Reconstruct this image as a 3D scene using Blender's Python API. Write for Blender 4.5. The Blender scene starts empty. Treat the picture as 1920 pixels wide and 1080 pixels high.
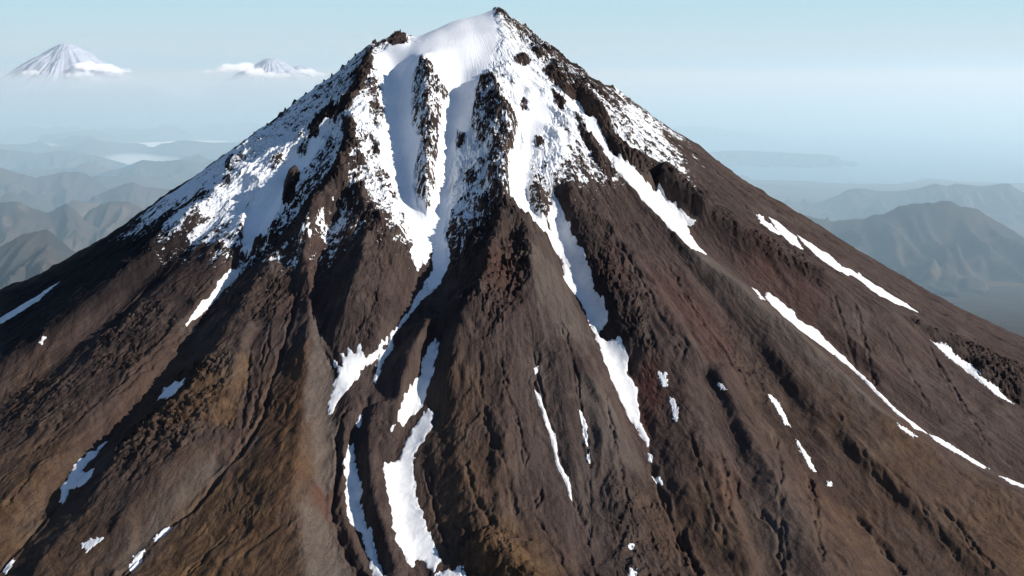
import bpy, math, time
import numpy as np
from mathutils import Vector, Matrix
from mathutils.geometry import delaunay_2d_cdt

T0 = time.time()
rng = np.random.default_rng(7)
scene = bpy.context.scene
COL = scene.collection

# ------------------------------------------------------------------ camera
F = 2318.0                                   # focal length in pixels of a 1920 wide frame
D = 6500.0
ZC = 3128.0
YAW = math.radians(2.22)
PITCH = math.atan(405.0 / F)
CAM = np.array([0.0, -D, ZC])
FW = np.array([math.sin(YAW) * math.cos(PITCH), math.cos(YAW) * math.cos(PITCH), -math.sin(PITCH)])
RT = np.array([math.cos(YAW), -math.sin(YAW), 0.0])
UP = np.cross(RT, FW)

cam_data = bpy.data.cameras.new("camera")
cam = bpy.data.objects.new("camera", cam_data)
COL.objects.link(cam)
cam.location = CAM
cam.rotation_euler = Matrix((RT, UP, -FW)).transposed().to_euler()
cam_data.sensor_width = 36.0
cam_data.lens = 36.0 * F / 1920.0
cam_data.clip_start = 10.0
cam_data.clip_end = 1500000.0
scene.camera = cam


def rays(px, py):
    px = np.asarray(px, float); py = np.asarray(py, float)
    d = FW[None] + ((px - 960) / F)[:, None] * RT[None] + ((540 - py) / F)[:, None] * UP[None]
    return d / np.hypot(d[:, 0], d[:, 1])[:, None]      # unit horizontal length


# ------------------------------------------------------------------ noise
def _tables(seed):
    r = np.random.default_rng(seed)
    p = r.permutation(256)
    p = np.concatenate([p, p]).astype(np.int32)
    a = r.uniform(0, 2 * np.pi, 256)
    return p, np.cos(a).astype(np.float32), np.sin(a).astype(np.float32)


def noise(x, y, seed=0):
    p, gx, gy = _tables(seed)
    xi = np.floor(x).astype(np.int32); yi = np.floor(y).astype(np.int32)
    xf = (x - xi).astype(np.float32); yf = (y - yi).astype(np.float32)
    xi &= 255; yi &= 255
    u = xf * xf * xf * (xf * (xf * 6 - 15) + 10)
    v = yf * yf * yf * (yf * (yf * 6 - 15) + 10)

    def g(ix, iy, dx, dy):
        h = p[p[ix & 255] + (iy & 255)]
        return gx[h] * dx + gy[h] * dy
    a = g(xi, yi, xf, yf); b = g(xi + 1, yi, xf - 1, yf)
    c = g(xi, yi + 1, xf, yf - 1); e = g(xi + 1, yi + 1, xf - 1, yf - 1)
    ab = a + u * (b - a); ce = c + u * (e - c)
    return 1.5 * (ab + v * (ce - ab))


def fbm(x, y, octaves, seed=0, gain=0.5, lac=2.03):
    s = 0.0; a = 1.0
    for i in range(octaves):
        s = s + a * noise(x, y, seed + i)
        x = x * lac + 17.3; y = y * lac - 9.1; a *= gain
    return s


def ridged(x, y, octaves, seed=0, gain=0.5, lac=2.1):
    s = 0.0; a = 1.0; w = 1.0
    for i in range(octaves):
        n = 1.0 - np.abs(noise(x, y, seed + i)) * 1.6
        n = np.clip(n, 0, 1) ** 2 * w
        s = s + a * n
        w = np.clip(n * 1.6, 0, 1)
        x = x * lac + 31.7; y = y * lac + 5.9; a *= gain
    return s


def billow(x, y, octaves, seed=0, gain=0.5, lac=2.05):
    """rounded backs parted by sharp, narrow valleys"""
    s = 0.0; a = 1.0
    for i in range(octaves):
        s = s + a * (np.sqrt(noise(x, y, seed + i) ** 2 + .0015) - .28)
        x = x * lac + 11.3; y = y * lac * .8 - 7.7; a *= gain
    return s


def sstep(a, b, x):
    t = np.clip((x - a) / (b - a), 0, 1)
    return t * t * (3 - 2 * t)


# ------------------------------------------------------------------ volcano: base cone
PR = np.array([0, 903, 1733, 2422, 2940, 3600, 4500, 6000, 8500, 12000, 30000], float)
PZ = np.array([418, -182, -734, -1134, -1402, -1700, -2020, -2400, -2780, -2990, -3060], float) + ZC


def base(x, y):
    r = np.sqrt(x * x + y * y + 120.0 ** 2)
    return np.interp(r, PR, PZ)


def march(px, py, surf, t0=2300.0, t1=8600.0, step=6.0):
    """first hit of pixel rays with surface function surf(x, y, index)"""
    d = rays(px, py)
    n = len(d)
    ts = np.arange(t0, t1, step)
    X = CAM[0] + ts[None] * d[:, 0:1]; Y = CAM[1] + ts[None] * d[:, 1:2]; Z = CAM[2] + ts[None] * d[:, 2:3]
    gap = Z - surf(X, Y)
    below = gap <= 0
    hit = below.any(1)
    k = np.where(hit, below.argmax(1), gap.argmin(1))
    k = np.clip(k, 1, len(ts) - 1)
    i = np.arange(n)
    g0 = gap[i, k - 1]; g1 = gap[i, k]
    f = np.where(hit, g0 / np.maximum(g0 - g1, 1e-6), 1.0)
    t = ts[k - 1] + np.clip(f, 0, 1) * step
    return CAM[0] + t * d[:, 0], CAM[1] + t * d[:, 1]


# feature lines: (pixel x, pixel y, height over the base cone in m), ridges and gullies
R = 'roughness'
LINES = [
    # (rough, [(px,py,d)...])
    # --- left flank
    (.5, [(590, 262, 5), (545, 330, -30), (500, 400, -45), (462, 470, -50), (448, 510, -48), (382, 606, -40), (335, 680, -40), (300, 740, -42), (215, 815, -40), (140, 900, -38), (110, 940, -35), (60, 1010, -30), (10, 1065, -30)]),
    (.7, [(535, 270, 15), (520, 330, 0), (480, 380, -15), (457, 396, 8), (455, 440, 6), (432, 485, 0), (400, 530, -5), (340, 600, -5), (260, 690, 0), (170, 780, 5), (80, 870, 5), (0, 950, 5)]),
    (.8, [(435, 300, 12), (412, 343, 22), (393, 373, 25), (333, 422, 30), (262, 480, 35), (200, 532, 38), (107, 606, 35), (0, 675, 35)]),
    (.3, [(400, 425, -12), (300, 510, -10), (220, 590, -12), (100, 690, -12), (0, 765, -12)]),
    (.5, [(350, 480, 5), (270, 570, 8), (160, 680, 8), (0, 810, 8)]),
    (.5, [(330, 385, -5), (240, 445, -15), (150, 520, -15), (60, 585, -15), (0, 630, -15)]),
    # ridge right of left gully (lobe)
    (.9, [(560, 400, 5), (520, 450, 10), (492, 500, 12), (440, 590, 14), (385, 680, 18), (350, 735, 20), (300, 775, 20), (240, 830, 18), (200, 880, 14), (185, 930, 8), (120, 1000, 0), (60, 1075, 0)]),
    (.6, [(475, 600, 10), (440, 680, 18), (400, 760, 20), (340, 840, 16), (280, 930, 10), (200, 1010, 5), (150, 1075, 5)]),
    # twin thin gullies
    (.3, [(560, 500, -6), (553, 580, -8), (537, 634, -8), (510, 715, -8), (494, 780, -8), (456, 843, -10), (397, 913, -12), (365, 956, -14), (322, 985, -14), (242, 1069, -14)]),
    (.4, [(500, 560, -5), (472, 629, -4), (462, 741, -6), (453, 800, -8)]),
    (.4, [(520, 570, 2), (500, 650, 0), (482, 730, -2)]),
    # brown rib R3
    (.3, [(575, 480, 15), (582, 580, 10), (571, 715, 14), (566, 800, 20), (553, 930, 26), (569, 1037, 24), (575, 1100, 24)]),
    (.3, [(540, 780, 6), (490, 900, 12), (420, 1000, 8), (330, 1080, 6)]),
    # cliff R1a + ridge R1b
    (1, [(700, 86, 30), (690, 125, 45), (672, 165, 48), (650, 196, 44), (600, 220, 30), (585, 235, 20)]),
    (.9, [(640, 150, 0), (600, 190, -5), (570, 225, -5), (555, 260, -5)]),
    (1, [(662, 215, 45), (664, 255, 60), (642, 305, 66), (604, 360, 62), (582, 400, 52), (570, 450, 38), (560, 490, 22)]),
    (.9, [(640, 215, 5), (618, 250, 8), (600, 290, 10), (575, 320, 8), (550, 352, 5)]),
    (1, [(558, 318, 25), (545, 345, 22), (535, 375, 5)]),
    (.7, [(690, 215, 20), (700, 280, 15), (705, 330, 15)]),
    # R4
    (.9, [(668, 352, 30), (690, 380, 46), (686, 440, 52), (666, 510, 54), (644, 572, 36), (634, 600, 10)]),
    (.5, [(645, 395, 0), (625, 450, -8), (608, 520, -18), (596, 580, -26), (606, 640, -22), (625, 690, -20), (612, 775, -18), (610, 850, -10), (600, 930, -8), (610, 1000, -12), (640, 1090, -12)]),
    (.5, [(612, 420, 10), (590, 500, 0), (575, 560, -3)]),
    (.3, [(660, 610, 0), (670, 650, -8), (650, 700, -14)]),
    (.5, [(740, 400, 20), (745, 470, 16), (730, 540, 10), (710, 600, 4), (695, 650, -4)]),
    # G3, R between, G4, R5
    (.3, [(645, 760, -10), (631, 825, -20), (634, 900, -22), (623, 960, -28), (640, 1020, -34), (675, 1090, -34)]),
    (.3, [(660, 750, -4), (645, 840, -8), (640, 900, -8), (640, 960, -10), (668, 1030, -12), (690, 1090, -14)]),
    (.3, [(690, 765, -18), (667, 835, -34), (663, 900, -38), (672, 970, -40), (697, 1030, -42), (722, 1090, -42)]),
    (.5, [(703, 740, -5), (688, 800, 8), (692, 870, 6), (697, 920, 4), (712, 985, 2), (730, 1040, 0), (750, 1090, 0)]),
    # central couloirs
    (.05, [(735, 110, -8), (742, 150, -24), (745, 200, -32), (752, 260, -36), (770, 330, -38), (782, 400, -40), (793, 450, -42)]),
    (.05, [(865, 140, -20), (858, 190, -42), (848, 240, -48), (840, 300, -48), (830, 370, -48), (818, 430, -48), (815, 500, -48), (790, 555, -46), (745, 622, -44), (733, 655, -42), (708, 705, -38), (712, 760, -30), (700, 735, -30)]),
    (.5, [(720, 640, -10), (700, 668, -20), (655, 715, -24), (622, 770, -24)]),
    (.5, [(800, 470, -30), (803, 500, -30)]),
    # ridge under left couloir and G6
    (.9, [(850, 560, 0), (808, 600, 8), (778, 640, 14), (762, 690, 14), (748, 740, 6), (738, 780, -4)]),
    (.4, [(845, 565, -25), (822, 620, -32), (808, 680, -34), (780, 750, -34), (757, 800, -34), (738, 860, -34), (745, 950, -36), (770, 1030, -38), (800, 1090, -38)]),
    (.8, [(720, 790, -10), (728, 830, -4), (712, 870, -8), (725, 950, -8), (745, 1030, -10), (760, 1090, -12)]),
    # rib R6
    (1, [(792, 104, 24), (800, 118, 36), (802, 160, 34), (805, 205, 24), (805, 250, 16), (800, 300, 16), (798, 360, 10), (799, 392, -12)]),
    (.8, [(775, 145, 12), (778, 200, 6), (780, 236, -6)]),
    (.9, [(866, 250, -30), (862, 268, -30), (878, 290, -24), (868, 330, -24)]),
    # rib R7 and the pyramid
    (1, [(920, 128, 20), (934, 165, 40), (958, 215, 52), (965, 245, 50), (952, 292, 42), (950, 335, 44), (951, 368, 52)]),
    (1, [(925, 258, 26), (918, 300, 22), (915, 345, 22), (928, 366, 34)]),
    (1, [(897, 165, 6), (890, 205, 4), (888, 240, 0)]),
    (.9, [(951, 368, 52), (936, 400, 60), (921, 445, 62), (915, 495, 66), (888, 542, 62), (868, 580, 52), (848, 640, 32), (842, 700, 18), (856, 780, 10), (860, 860, 6), (876, 950, 8), (900, 1000, 18), (960, 1040, 32), (1010, 1090, 32)]),
    (.8, [(951, 368, 52), (972, 392, 56), (994, 430, 58), (997, 480, 56), (993, 530, 48), (975, 590, 36), (960, 660, 28), (950, 740, 24), (960, 830, 20)]),
    (1, [(955, 440, 40), (955, 500, 34), (958, 545, 28)]),
    (.9, [(870, 390, -10), (860, 440, -16), (855, 480, -24)]),
    (.5, [(830, 770, -15), (800, 850, -22), (820, 950, -24), (850, 1030, -22), (880, 1090, -20)]),
    # small gully + ridge right of the pyramid
    (.3, [(975, 640, 18), (1004, 695, 4), (1008, 750, -2), (1042, 830, -8), (1066, 910, -12), (1085, 960, -14), (1130, 1060, -16)]),
    (.3, [(1040, 600, 20), (1050, 680, 16), (1065, 760, 12), (1072, 840, 4), (1090, 910, -4)]),
    (.3, [(1080, 730, 4), (1096, 800, -4), (1104, 870, -8), (1110, 960, -10)]),
    (.3, [(1080, 600, 0), (1110, 700, 6), (1135, 800, 6), (1160, 900, 2), (1180, 1000, 0), (1200, 1090, 0)]),
    (.5, [(900, 870, 8), (930, 950, 10), (1000, 1010, 10), (1060, 1085, 0)]),
    # G8
    (.05, [(985, 130, 10), (990, 200, 0), (975, 280, -12), (966, 335, -16), (988, 398, -26), (1035, 462, -34), (1062, 505, -38), (1090, 560, -42), (1122, 620, -44), (1150, 680, -44), (1185, 770, -42), (1214, 838, -40), (1222, 870, -40), (1250, 960, -36), (1290, 1060, -34)]),
    (.2, [(1040, 375, -14), (1052, 430, -26), (1066, 480, -36)]),
    (.8, [(1005, 330, 8), (1015, 380, 14), (1022, 415, 8), (1030, 438, -10)]),
    (.7, [(1030, 260, 25), (1050, 300, 28), (1062, 350, 26), (1075, 395, 22), (1096, 445, 18), (1120, 500, 18), (1150, 560, 18), (1170, 600, 10), (1195, 632, 8), (1230, 665, 8), (1275, 700, 10), (1290, 760, 10), (1330, 850, 8), (1380, 960, 6), (1420, 1060, 4)]),
    (.4, [(1185, 680, -26), (1215, 750, -22), (1240, 830, -16), (1280, 920, -10), (1330, 1010, -10), (1370, 1090, -10)]),
    (.6, [(1110, 370, 20), (1160, 430, 26), (1220, 510, 28), (1270, 590, 28), (1320, 660, 26), (1370, 740, 22), (1420, 830, 20), (1470, 930, 16), (1530, 1040, 14)]),
    (.5, [(1140, 400, 12), (1190, 470, 10), (1240, 545, 8), (1290, 625, 6), (1330, 700, 2), (1372, 800, -4), (1385, 900, -10), (1400, 1000, -14), (1440, 1090, -14)]),
    # G9 dark gully left of smooth ridge
    (.5, [(1170, 360, 12), (1240, 440, 4), (1300, 522, -8), (1378, 613, -16), (1430, 684, -22), (1470, 745, -26), (1520, 879, -30), (1585, 950, -32), (1637, 1002, -32), (1700, 1080, -32)]),
    # R12 smooth lit ridge
    (.15, [(1080, 215, 35), (1120, 270, 30), (1165, 320, 28), (1215, 375, 28), (1265, 430, 28), (1320, 485, 28), (1400, 545, 30), (1480, 610, 32), (1560, 680, 34), (1640, 755, 34), (1720, 820, 30), (1850, 900, 28), (1960, 950, 28)]),
    (.3, [(1440, 640, 10), (1520, 740, 8), (1600, 830, 8), (1700, 930, 6), (1830, 1040, 6)]),
    (.3, [(1560, 820, -8), (1640, 900, -12), (1740, 1000, -14), (1820, 1085, -14)]),
    # G10
    (.1, [(1080, 185, 10), (1110, 235, -8), (1150, 290, -16), (1205, 350, -22), (1262, 402, -26), (1315, 462, -26), (1430, 550, -26), (1500, 610, -28), (1565, 662, -30), (1615, 712, -30), (1685, 780, -30), (1750, 820, -28), (1850, 882, -26), (1930, 920, -26)]),
    (.5, [(1330, 440, -10), (1420, 500, -4), (1500, 560, -4), (1590, 640, -8), (1680, 720, -10), (1800, 800, -10), (1930, 870, -10)]),
    # R13 dark cliffed ridge
    (1, [(1040, 125, 18), (1085, 160, 32), (1118, 205, 38), (1135, 240, 42), (1172, 285, 42), (1240, 326, 40), (1290, 360, 40), (1340, 392, 40)]),
    (.6, [(1340, 392, 40), (1400, 428, 42), (1480, 470, 42), (1560, 520, 42), (1650, 572, 40), (1760, 620, 38), (1860, 668, 36), (1960, 715, 34)]),
    (.5, [(1250, 300, 24), (1350, 370, 20), (1432, 412, 14), (1500, 460, 10), (1580, 506, 8), (1650, 550, 8), (1720, 586, 10), (1850, 640, 14)]),
    (.7, [(1750, 645, 10), (1800, 684, 4), (1850, 718, 2), (1930, 770, 0)]),
    (1, [(1840, 690, 26), (1870, 705, 28), (1925, 735, 24)]),
    (.8, [(1060, 170, 25), (1060, 210, 30), (1040, 230, 20)]),
    # snow apron under summit (front of the basin)
    (.03, [(850, 80, -4), (848, 105, -10), (855, 125, -14)]),
    (.1, [(900, 70, 0), (903, 90, -4), (900, 110, -8)]),
    (.5, [(945, 50, 25), (955, 90, 25), (960, 120, 25), (990, 160, 25)]),
    (.8, [(975, 70, 20), (1000, 100, 20), (1020, 130, 20), (1040, 160, 14)]),
    (.1, [(765, 90, 2), (770, 100, -6)]),
]
# skyline points: rays are cut with the vertical plane y = depth, (px, py, depth)
SKY = [(0, 545, 0), (60, 527, 0), (150, 480, 0), (250, 412, 0), (330, 356, 0), (400, 311, 0), (460, 270, 0), (510, 232, 0), (545, 200, 0),
       (600, 158, 0), (640, 128, 0), (675, 98, 0), (700, 88, 0), (712, 84, 20), (725, 84, 20), (736, 76, 20), (744, 62, 20), (752, 66, 20), (760, 68, 20), (768, 73, 30),
       (790, 74, 60), (810, 72, 60), (818, 66, 60), (832, 54, 60), (850, 50, 60), (875, 42, 60), (890, 36, 60), (905, 28, 60), (920, 20, 60), (930, 15, 60), (942, 20, 60),
       (952, 26, 50), (960, 40, 50), (970, 38, 50), (982, 50, 40), (1000, 62, 30), (1015, 75, 20), (1022, 88, 10), (1040, 91, 10), (1055, 105, 0),
       (1075, 125, 0), (1100, 142, 0), (1130, 162, 0), (1160, 186, 0), (1180, 189, 0), (1200, 206, 0), (1250, 242, 0), (1300, 270, 0), (1400, 345, 0), (1500, 402, 0),
       (1600, 466, 0), (1700, 525, 0), (1800, 580, 0), (1920, 634, 0), (2000, 668, 0)]

RELIEF = 1.9
pts = []
for rough, ln in LINES:
    ln = [(q[0], q[1], q[2] * RELIEF) for q in ln]
    a = np.array(ln, float)
    x, y = None, None
    xs = []; ys = []
    for (px, py, d) in ln:
        X, Y = march([px], [py], lambda X, Y: base(X, Y) + d)
        xs.append(X[0]); ys.append(Y[0])
    xs = np.array(xs); ys = np.array(ys)
    seg = np.hypot(np.diff(xs), np.diff(ys))
    for i in range(len(seg)):
        n = max(1, int(seg[i] / 35))
        for k in range(n):
            f = k / n
            pts.append((xs[i] + f * (xs[i + 1] - xs[i]), ys[i] + f * (ys[i + 1] - ys[i]), a[i, 2] + f * (a[i + 1, 2] - a[i, 2]), rough))
    pts.append((xs[-1], ys[-1], a[-1, 2], rough))
for i, (px, py, dep) in enumerate(SKY):
    d = rays([px], [py])[0]
    t = (dep - CAM[1]) / d[1]
    x = CAM[0] + t * d[0]; z = CAM[2] + t * d[2]
    pts.append((x, dep, z - base(x, dep), .8 if 680 < px < 780 or 930 < px < 1200 else .3))
    pts.append((x * .97, dep + 90, z - base(x, dep) - 12 if 690 < px < 1100 else 0.5 * (z - base(x, dep)), .5))
for k in range(24):
    a = math.pi * k / 23
    for r_ in (500, 900, 1600, 2600):
        pts.append((r_ * math.cos(a) * 1.02, max(260, r_ * math.sin(a)), -12 + 10 * math.sin(k * 2.2), .4))
for x in np.linspace(-4500, 4500, 13):
    pts.append((x, 4500, 0, .3)); pts.append((x, -4500, -5 + 20 * math.sin(x * .01), .3))
for y in np.linspace(-4500, 4500, 13):
    pts.append((-4500, y, 10 * math.sin(y * .01), .3)); pts.append((4500, y, 10 * math.sin(y * .012), .3))
for x in np.linspace(-2600, 3100, 24):
    pts.append((x, -3900, 15 * math.sin(x * .012), .3))
pts = np.array(pts)

# working grid
CW = 8.0
WX = np.arange(-2800, 3304, CW); WY = np.arange(-3700, 764, CW)
GX, GY = np.meshgrid(WX, WY)


def tin(pts, cols):
    res = delaunay_2d_cdt([Vector((p[0], p[1])) for p in pts], [], [], 0, 0.5)
    vs = np.array([tuple(v) for v in res[0]]); orig = res[3]
    val = np.array([[np.mean([pts[j][c] for j in o]) for c in cols] for o in orig])
    out = np.zeros((len(cols),) + GX.shape)
    for tri in res[2]:
        if len(tri) != 3:
            continue
        (x0, y0), (x1, y1), (x2, y2) = vs[list(tri)]
        i0 = max(0, int((min(x0, x1, x2) - WX[0]) // CW)); i1 = min(len(WX), int((max(x0, x1, x2) - WX[0]) // CW) + 2)
        j0 = max(0, int((min(y0, y1, y2) - WY[0]) // CW)); j1 = min(len(WY), int((max(y0, y1, y2) - WY[0]) // CW) + 2)
        if i1 <= i0 or j1 <= j0:
            continue
        X = GX[j0:j1, i0:i1]; Y = GY[j0:j1, i0:i1]
        den = (y1 - y2) * (x0 - x2) + (x2 - x1) * (y0 - y2)
        if abs(den) < 1e-9:
            continue
        a = ((y1 - y2) * (X - x2) + (x2 - x1) * (Y - y2)) / den
        b = ((y2 - y0) * (X - x2) + (x0 - x2) * (Y - y2)) / den
        c = 1 - a - b
        m = (a >= -1e-6) & (b >= -1e-6) & (c >= -1e-6)
        for q in range(len(cols)):
            v = a * val[tri[0], q] + b * val[tri[1], q] + c * val[tri[2], q]
            out[q, j0:j1, i0:i1][m] = v[m]
    return out


def blur(A, s):
    if s <= 0:
        return A
    n = int(3 * s) + 1
    k = np.exp(-0.5 * (np.arange(-n, n + 1) / s) ** 2); k /= k.sum()
    P = np.pad(A, ((n, n), (n, n)), mode='edge')
    P = sum(k[i] * P[i:i + A.shape[0], :] for i in range(2 * n + 1))
    return sum(k[i] * P[:, i:i + A.shape[1]] for i in range(2 * n + 1))


dsp, rough = tin(pts, (2, 3))
rough = blur(rough, 3)
rough *= 1 - .5 * sstep(1500, 2200, np.hypot(GX, GY))
d_sharp = blur(dsp, .8); d_soft = blur(dsp, 1.5)
dsp = d_soft + (d_sharp - d_soft) * np.clip(rough * 1.3, 0.35, 1)
TH = np.arctan2(GX, -GY); RR = np.hypot(GX, GY)
H = base(GX, GY) + dsp

# medium relief: down-slope ribs and irregular crags
wx = fbm(GX / 260, GY / 260, 3, 40) * 60; wy = fbm(GX / 260, GY / 260, 3, 50) * 60
ribs = fbm((TH * 1900 + wx * 1.6) / 190, (RR + wy * 3) / 800, 3, 11, gain=.5) * .6 + 1.5 * billow((TH * 1900 + wx * 1.3) / 105, (RR + wy * 3) / 620, 4, 91, gain=.55)
H += ribs * (9 + 7 * rough) * sstep(150, 900, RR)
H += (ridged((GX + wx) / 150, (GY + wy) / 150, 4, 21) - .8) * (2 + 16 * rough ** 1.5) * sstep(3600, 2400, RR)
H += fbm(GX / 90, GY / 90, 4, 31) * (1.0 + 4.5 * rough)


def erode(H, batches, n, steps, K, seed):
    r = np.random.default_rng(seed)
    ny, nx = H.shape
    H = H.copy()
    for b in range(batches):
        x = r.uniform(2, nx - 3, n); y = r.uniform(2, ny - 3, n)
        dx = np.zeros(n); dy = np.zeros(n); sed = np.zeros(n); w = np.ones(n)
        for s in range(steps):
            xi = x.astype(int); yi = y.astype(int); u = x - xi; v = y - yi
            i = yi * nx + xi
            Hf = H.ravel()
            h00 = Hf[i]; h10 = Hf[i + 1]; h01 = Hf[i + nx]; h11 = Hf[i + nx + 1]
            gx = (h10 - h00) * (1 - v) + (h11 - h01) * v
            gy = (h01 - h00) * (1 - u) + (h11 - h10) * u
            h = h00 * (1 - u) * (1 - v) + h10 * u * (1 - v) + h01 * (1 - u) * v + h11 * u * v
            dx = dx * .35 - gx * .65 / CW; dy = dy * .35 - gy * .65 / CW
            L = np.hypot(dx, dy) + 1e-9
            x2 = np.clip(x + dx / L, 2, nx - 3.01); y2 = np.clip(y + dy / L, 2, ny - 3.01)
            a = x2.astype(int); c = y2.astype(int); p = x2 - a; q = y2 - c
            j = c * nx + a
            h2 = Hf[j] * (1 - p) * (1 - q) + Hf[j + 1] * p * (1 - q) + Hf[j + nx] * (1 - p) * q + Hf[j + nx + 1] * p * q
            dh = h2 - h
            cap = np.clip(-dh, 0.05, 8) * w * K
            dep = np.where(dh > 0, np.minimum(dh, sed), (sed - cap) * .25)
            ero = np.minimum((cap - sed) * .25, np.maximum(-dh, 0) * .5)
            amt = np.where((dh > 0) | (sed > cap), np.maximum(dep, 0), -np.maximum(ero, 0))
            sed -= amt
            for off, wt in ((0, (1 - u) * (1 - v)), (1, u * (1 - v)), (nx, (1 - u) * v), (nx + 1, u * v)):
                H += np.bincount(i + off, weights=amt * wt, minlength=H.size).reshape(H.shape)
            x, y = x2, y2
            w *= .985
        # slope smoothing of the thread-like noise
        H = H + .12 * (blur(H, .7) - H)
    return H


H0 = H
H = erode(H, 8, 16000, 110, 1.1, 5)
H = H0 + .6 * np.clip(H - H0, -22, 14)
print('eroded', time.time() - T0)


def sample(A, x, y):
    u = np.clip((x - WX[0]) / CW, 0, len(WX) - 1.001); v = np.clip((y - WY[0]) / CW, 0, len(WY) - 1.001)
    i = u.astype(int); j = v.astype(int); u = u - i; v = v - j
    return A[j, i] * (1 - u) * (1 - v) + A[j, i + 1] * u * (1 - v) + A[j + 1, i] * (1 - u) * v + A[j + 1, i + 1] * u * v


def surf(X, Y):
    inside = (X > WX[0]) & (X < WX[-1]) & (Y > WY[0]) & (Y < WY[-1])
    return np.where(inside, sample(H, X, Y), base(X, Y))


def sdf(poly, X, Y):
    """signed distance, positive inside"""
    d = np.full(X.shape, 1e9); ins = np.zeros(X.shape, bool)
    n = len(poly)
    for i in range(n):
        ax, ay = poly[i]; bx, by = poly[(i + 1) % n]
        ex, ey = bx - ax, by - ay
        t = np.clip(((X - ax) * ex + (Y - ay) * ey) / (ex * ex + ey * ey + 1e-9), 0, 1)
        d = np.minimum(d, (X - ax - t * ex) ** 2 + (Y - ay - t * ey) ** 2)
        c = ((ay > Y) != (by > Y)) & (X < (bx - ax) * (Y - ay) / (by - ay + 1e-12) + ax)
        ins ^= c
    d = np.sqrt(d)
    return np.where(ins, d, -d)


def plan(poly):
    a = np.array(poly, float)
    return np.stack(march(a[:, 0], a[:, 1], surf), 1)


ROCK = [
    ([(965, 105), (985, 98), (1000, 112), (985, 122), (962, 118)], .22, 12),
    ([(995, 92), (1012, 88), (1025, 100), (1008, 108)], .15, 14),
    ([(1018, 130), (1040, 115), (1075, 130), (1062, 155), (1035, 155)], .2, 14),
    ([(975, 185), (988, 183), (990, 208), (978, 206)], .2, 10),
    ([(690, 150), (705, 148), (716, 165), (705, 190), (695, 175)], .38, 8),
    ([(688, 190), (712, 185), (722, 215), (712, 245), (698, 230)], .42, 8),
    ([(652, 260), (668, 257), (690, 300), (686, 316), (668, 302)], .28, 12),
    ([(695, 255), (712, 262), (712, 292), (699, 286)], .22, 12),
    ([(700, 302), (725, 328), (747, 375), (728, 362), (705, 332)], .42, 8),
    ([(1003, 253), (1020, 258), (1017, 276), (1003, 272)], .22, 9),
    ([(1100, 250), (1120, 262), (1152, 322), (1142, 342), (1114, 302)], .14, 12),
    ([(995, 342), (1010, 337), (1028, 366), (1025, 410), (1031, 432), (1010, 412), (993, 382)], .34, 8),
    ([(500, 300), (520, 284), (535, 304), (512, 324)], .5, 4),
    ([(425, 298), (434, 304), (430, 350), (410, 354)], .5, 4),
    ([(575, 232), (590, 228), (600, 250), (580, 262)], .3, 9),
    ([(560, 265), (580, 262), (575, 290), (555, 292)], .45, 5),
    ([(690, 395), (715, 400), (735, 440), (722, 470), (700, 440)], .2, 8),
    ([(875, 320), (890, 312), (900, 335), (885, 350), (872, 340)], .3, 8),
    # bare or dusted ribs: polygon, snow cover, cliff height in m
    ([(790, 103), (813, 123), (827, 153), (843, 177), (830, 200), (827, 233), (820, 300), (817, 360), (812, 388), (800, 397), (785, 388), (777, 360), (780, 300), (790, 262), (775, 238), (772, 200), (773, 143), (783, 115)], .50, 34),
    ([(917, 130), (930, 150), (945, 180), (968, 215), (972, 240), (965, 270), (953, 295), (955, 340), (953, 365), (935, 370), (913, 362), (918, 300), (915, 265), (895, 255), (882, 233), (887, 200), (893, 165)], .40, 40),
    ([(695, 90), (700, 110), (692, 135), (675, 172), (655, 203), (620, 218), (590, 240), (583, 228), (600, 205), (640, 190), (665, 150), (680, 110)], .10, 4),
    ([(640, 215), (667, 232), (667, 262), (650, 307), (650, 340), (627, 367), (600, 395), (583, 420), (566, 392), (593, 350), (630, 300), (643, 263)], .10, 14),
    ([(645, 350), (680, 342), (690, 365), (685, 395), (650, 392)], .25, 26),
    ([(535, 335), (562, 325), (550, 372), (528, 382)], .08, 24),
    ([(1040, 160), (1060, 150), (1100, 160), (1130, 200), (1150, 240), (1200, 285), (1290, 340), (1330, 380), (1320, 400), (1240, 350), (1160, 300), (1142, 280), (1118, 225), (1085, 190), (1060, 175)], .1, 26),
    ([(1035, 165), (1060, 190), (1058, 205), (1042, 195), (1035, 180)], .08, 14),
    ([(1080, 210), (1100, 240), (1130, 290), (1145, 310), (1120, 300), (1090, 260)], .15, 16),
    ([(935, 18), (965, 30), (1020, 78), (1045, 95), (1110, 150), (1110, 160), (1060, 135), (1020, 100), (985, 62), (950, 40)], .38, 5),
    ([(740, 60), (765, 68), (765, 80), (735, 85), (728, 78)], .1, 14),
    ([(850, 400), (835, 440), (842, 460), (865, 470), (905, 415), (895, 395)], .42, 12),
    ([(858, 245), (874, 250), (870, 275), (856, 282)], .45, 14),
]

for poly, v, hgt in ROCK:
    P = plan(poly)
    i0 = max(0, int((P[:, 0].min() - 60 - WX[0]) / CW)); i1 = int((P[:, 0].max() + 60 - WX[0]) / CW)
    j0 = max(0, int((P[:, 1].min() - 60 - WY[0]) / CW)); j1 = int((P[:, 1].max() + 60 - WY[0]) / CW)
    X = GX[j0:j1, i0:i1]; Y = GY[j0:j1, i0:i1]
    q = sdf(P, X, Y) + fbm(X / 45, Y / 45, 3, 19) * 9
    H[j0:j1, i0:i1] += hgt * sstep(-10, 26, q) * (1 + .3 * fbm(X / 60, Y / 60, 2, 29))

# ------------------------------------------------------------------ final tensor grid
FX0, FX1, FY0, FY1, CF = -2760.0, 3240.0, -3640.0, 720.0, 4.0


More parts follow.
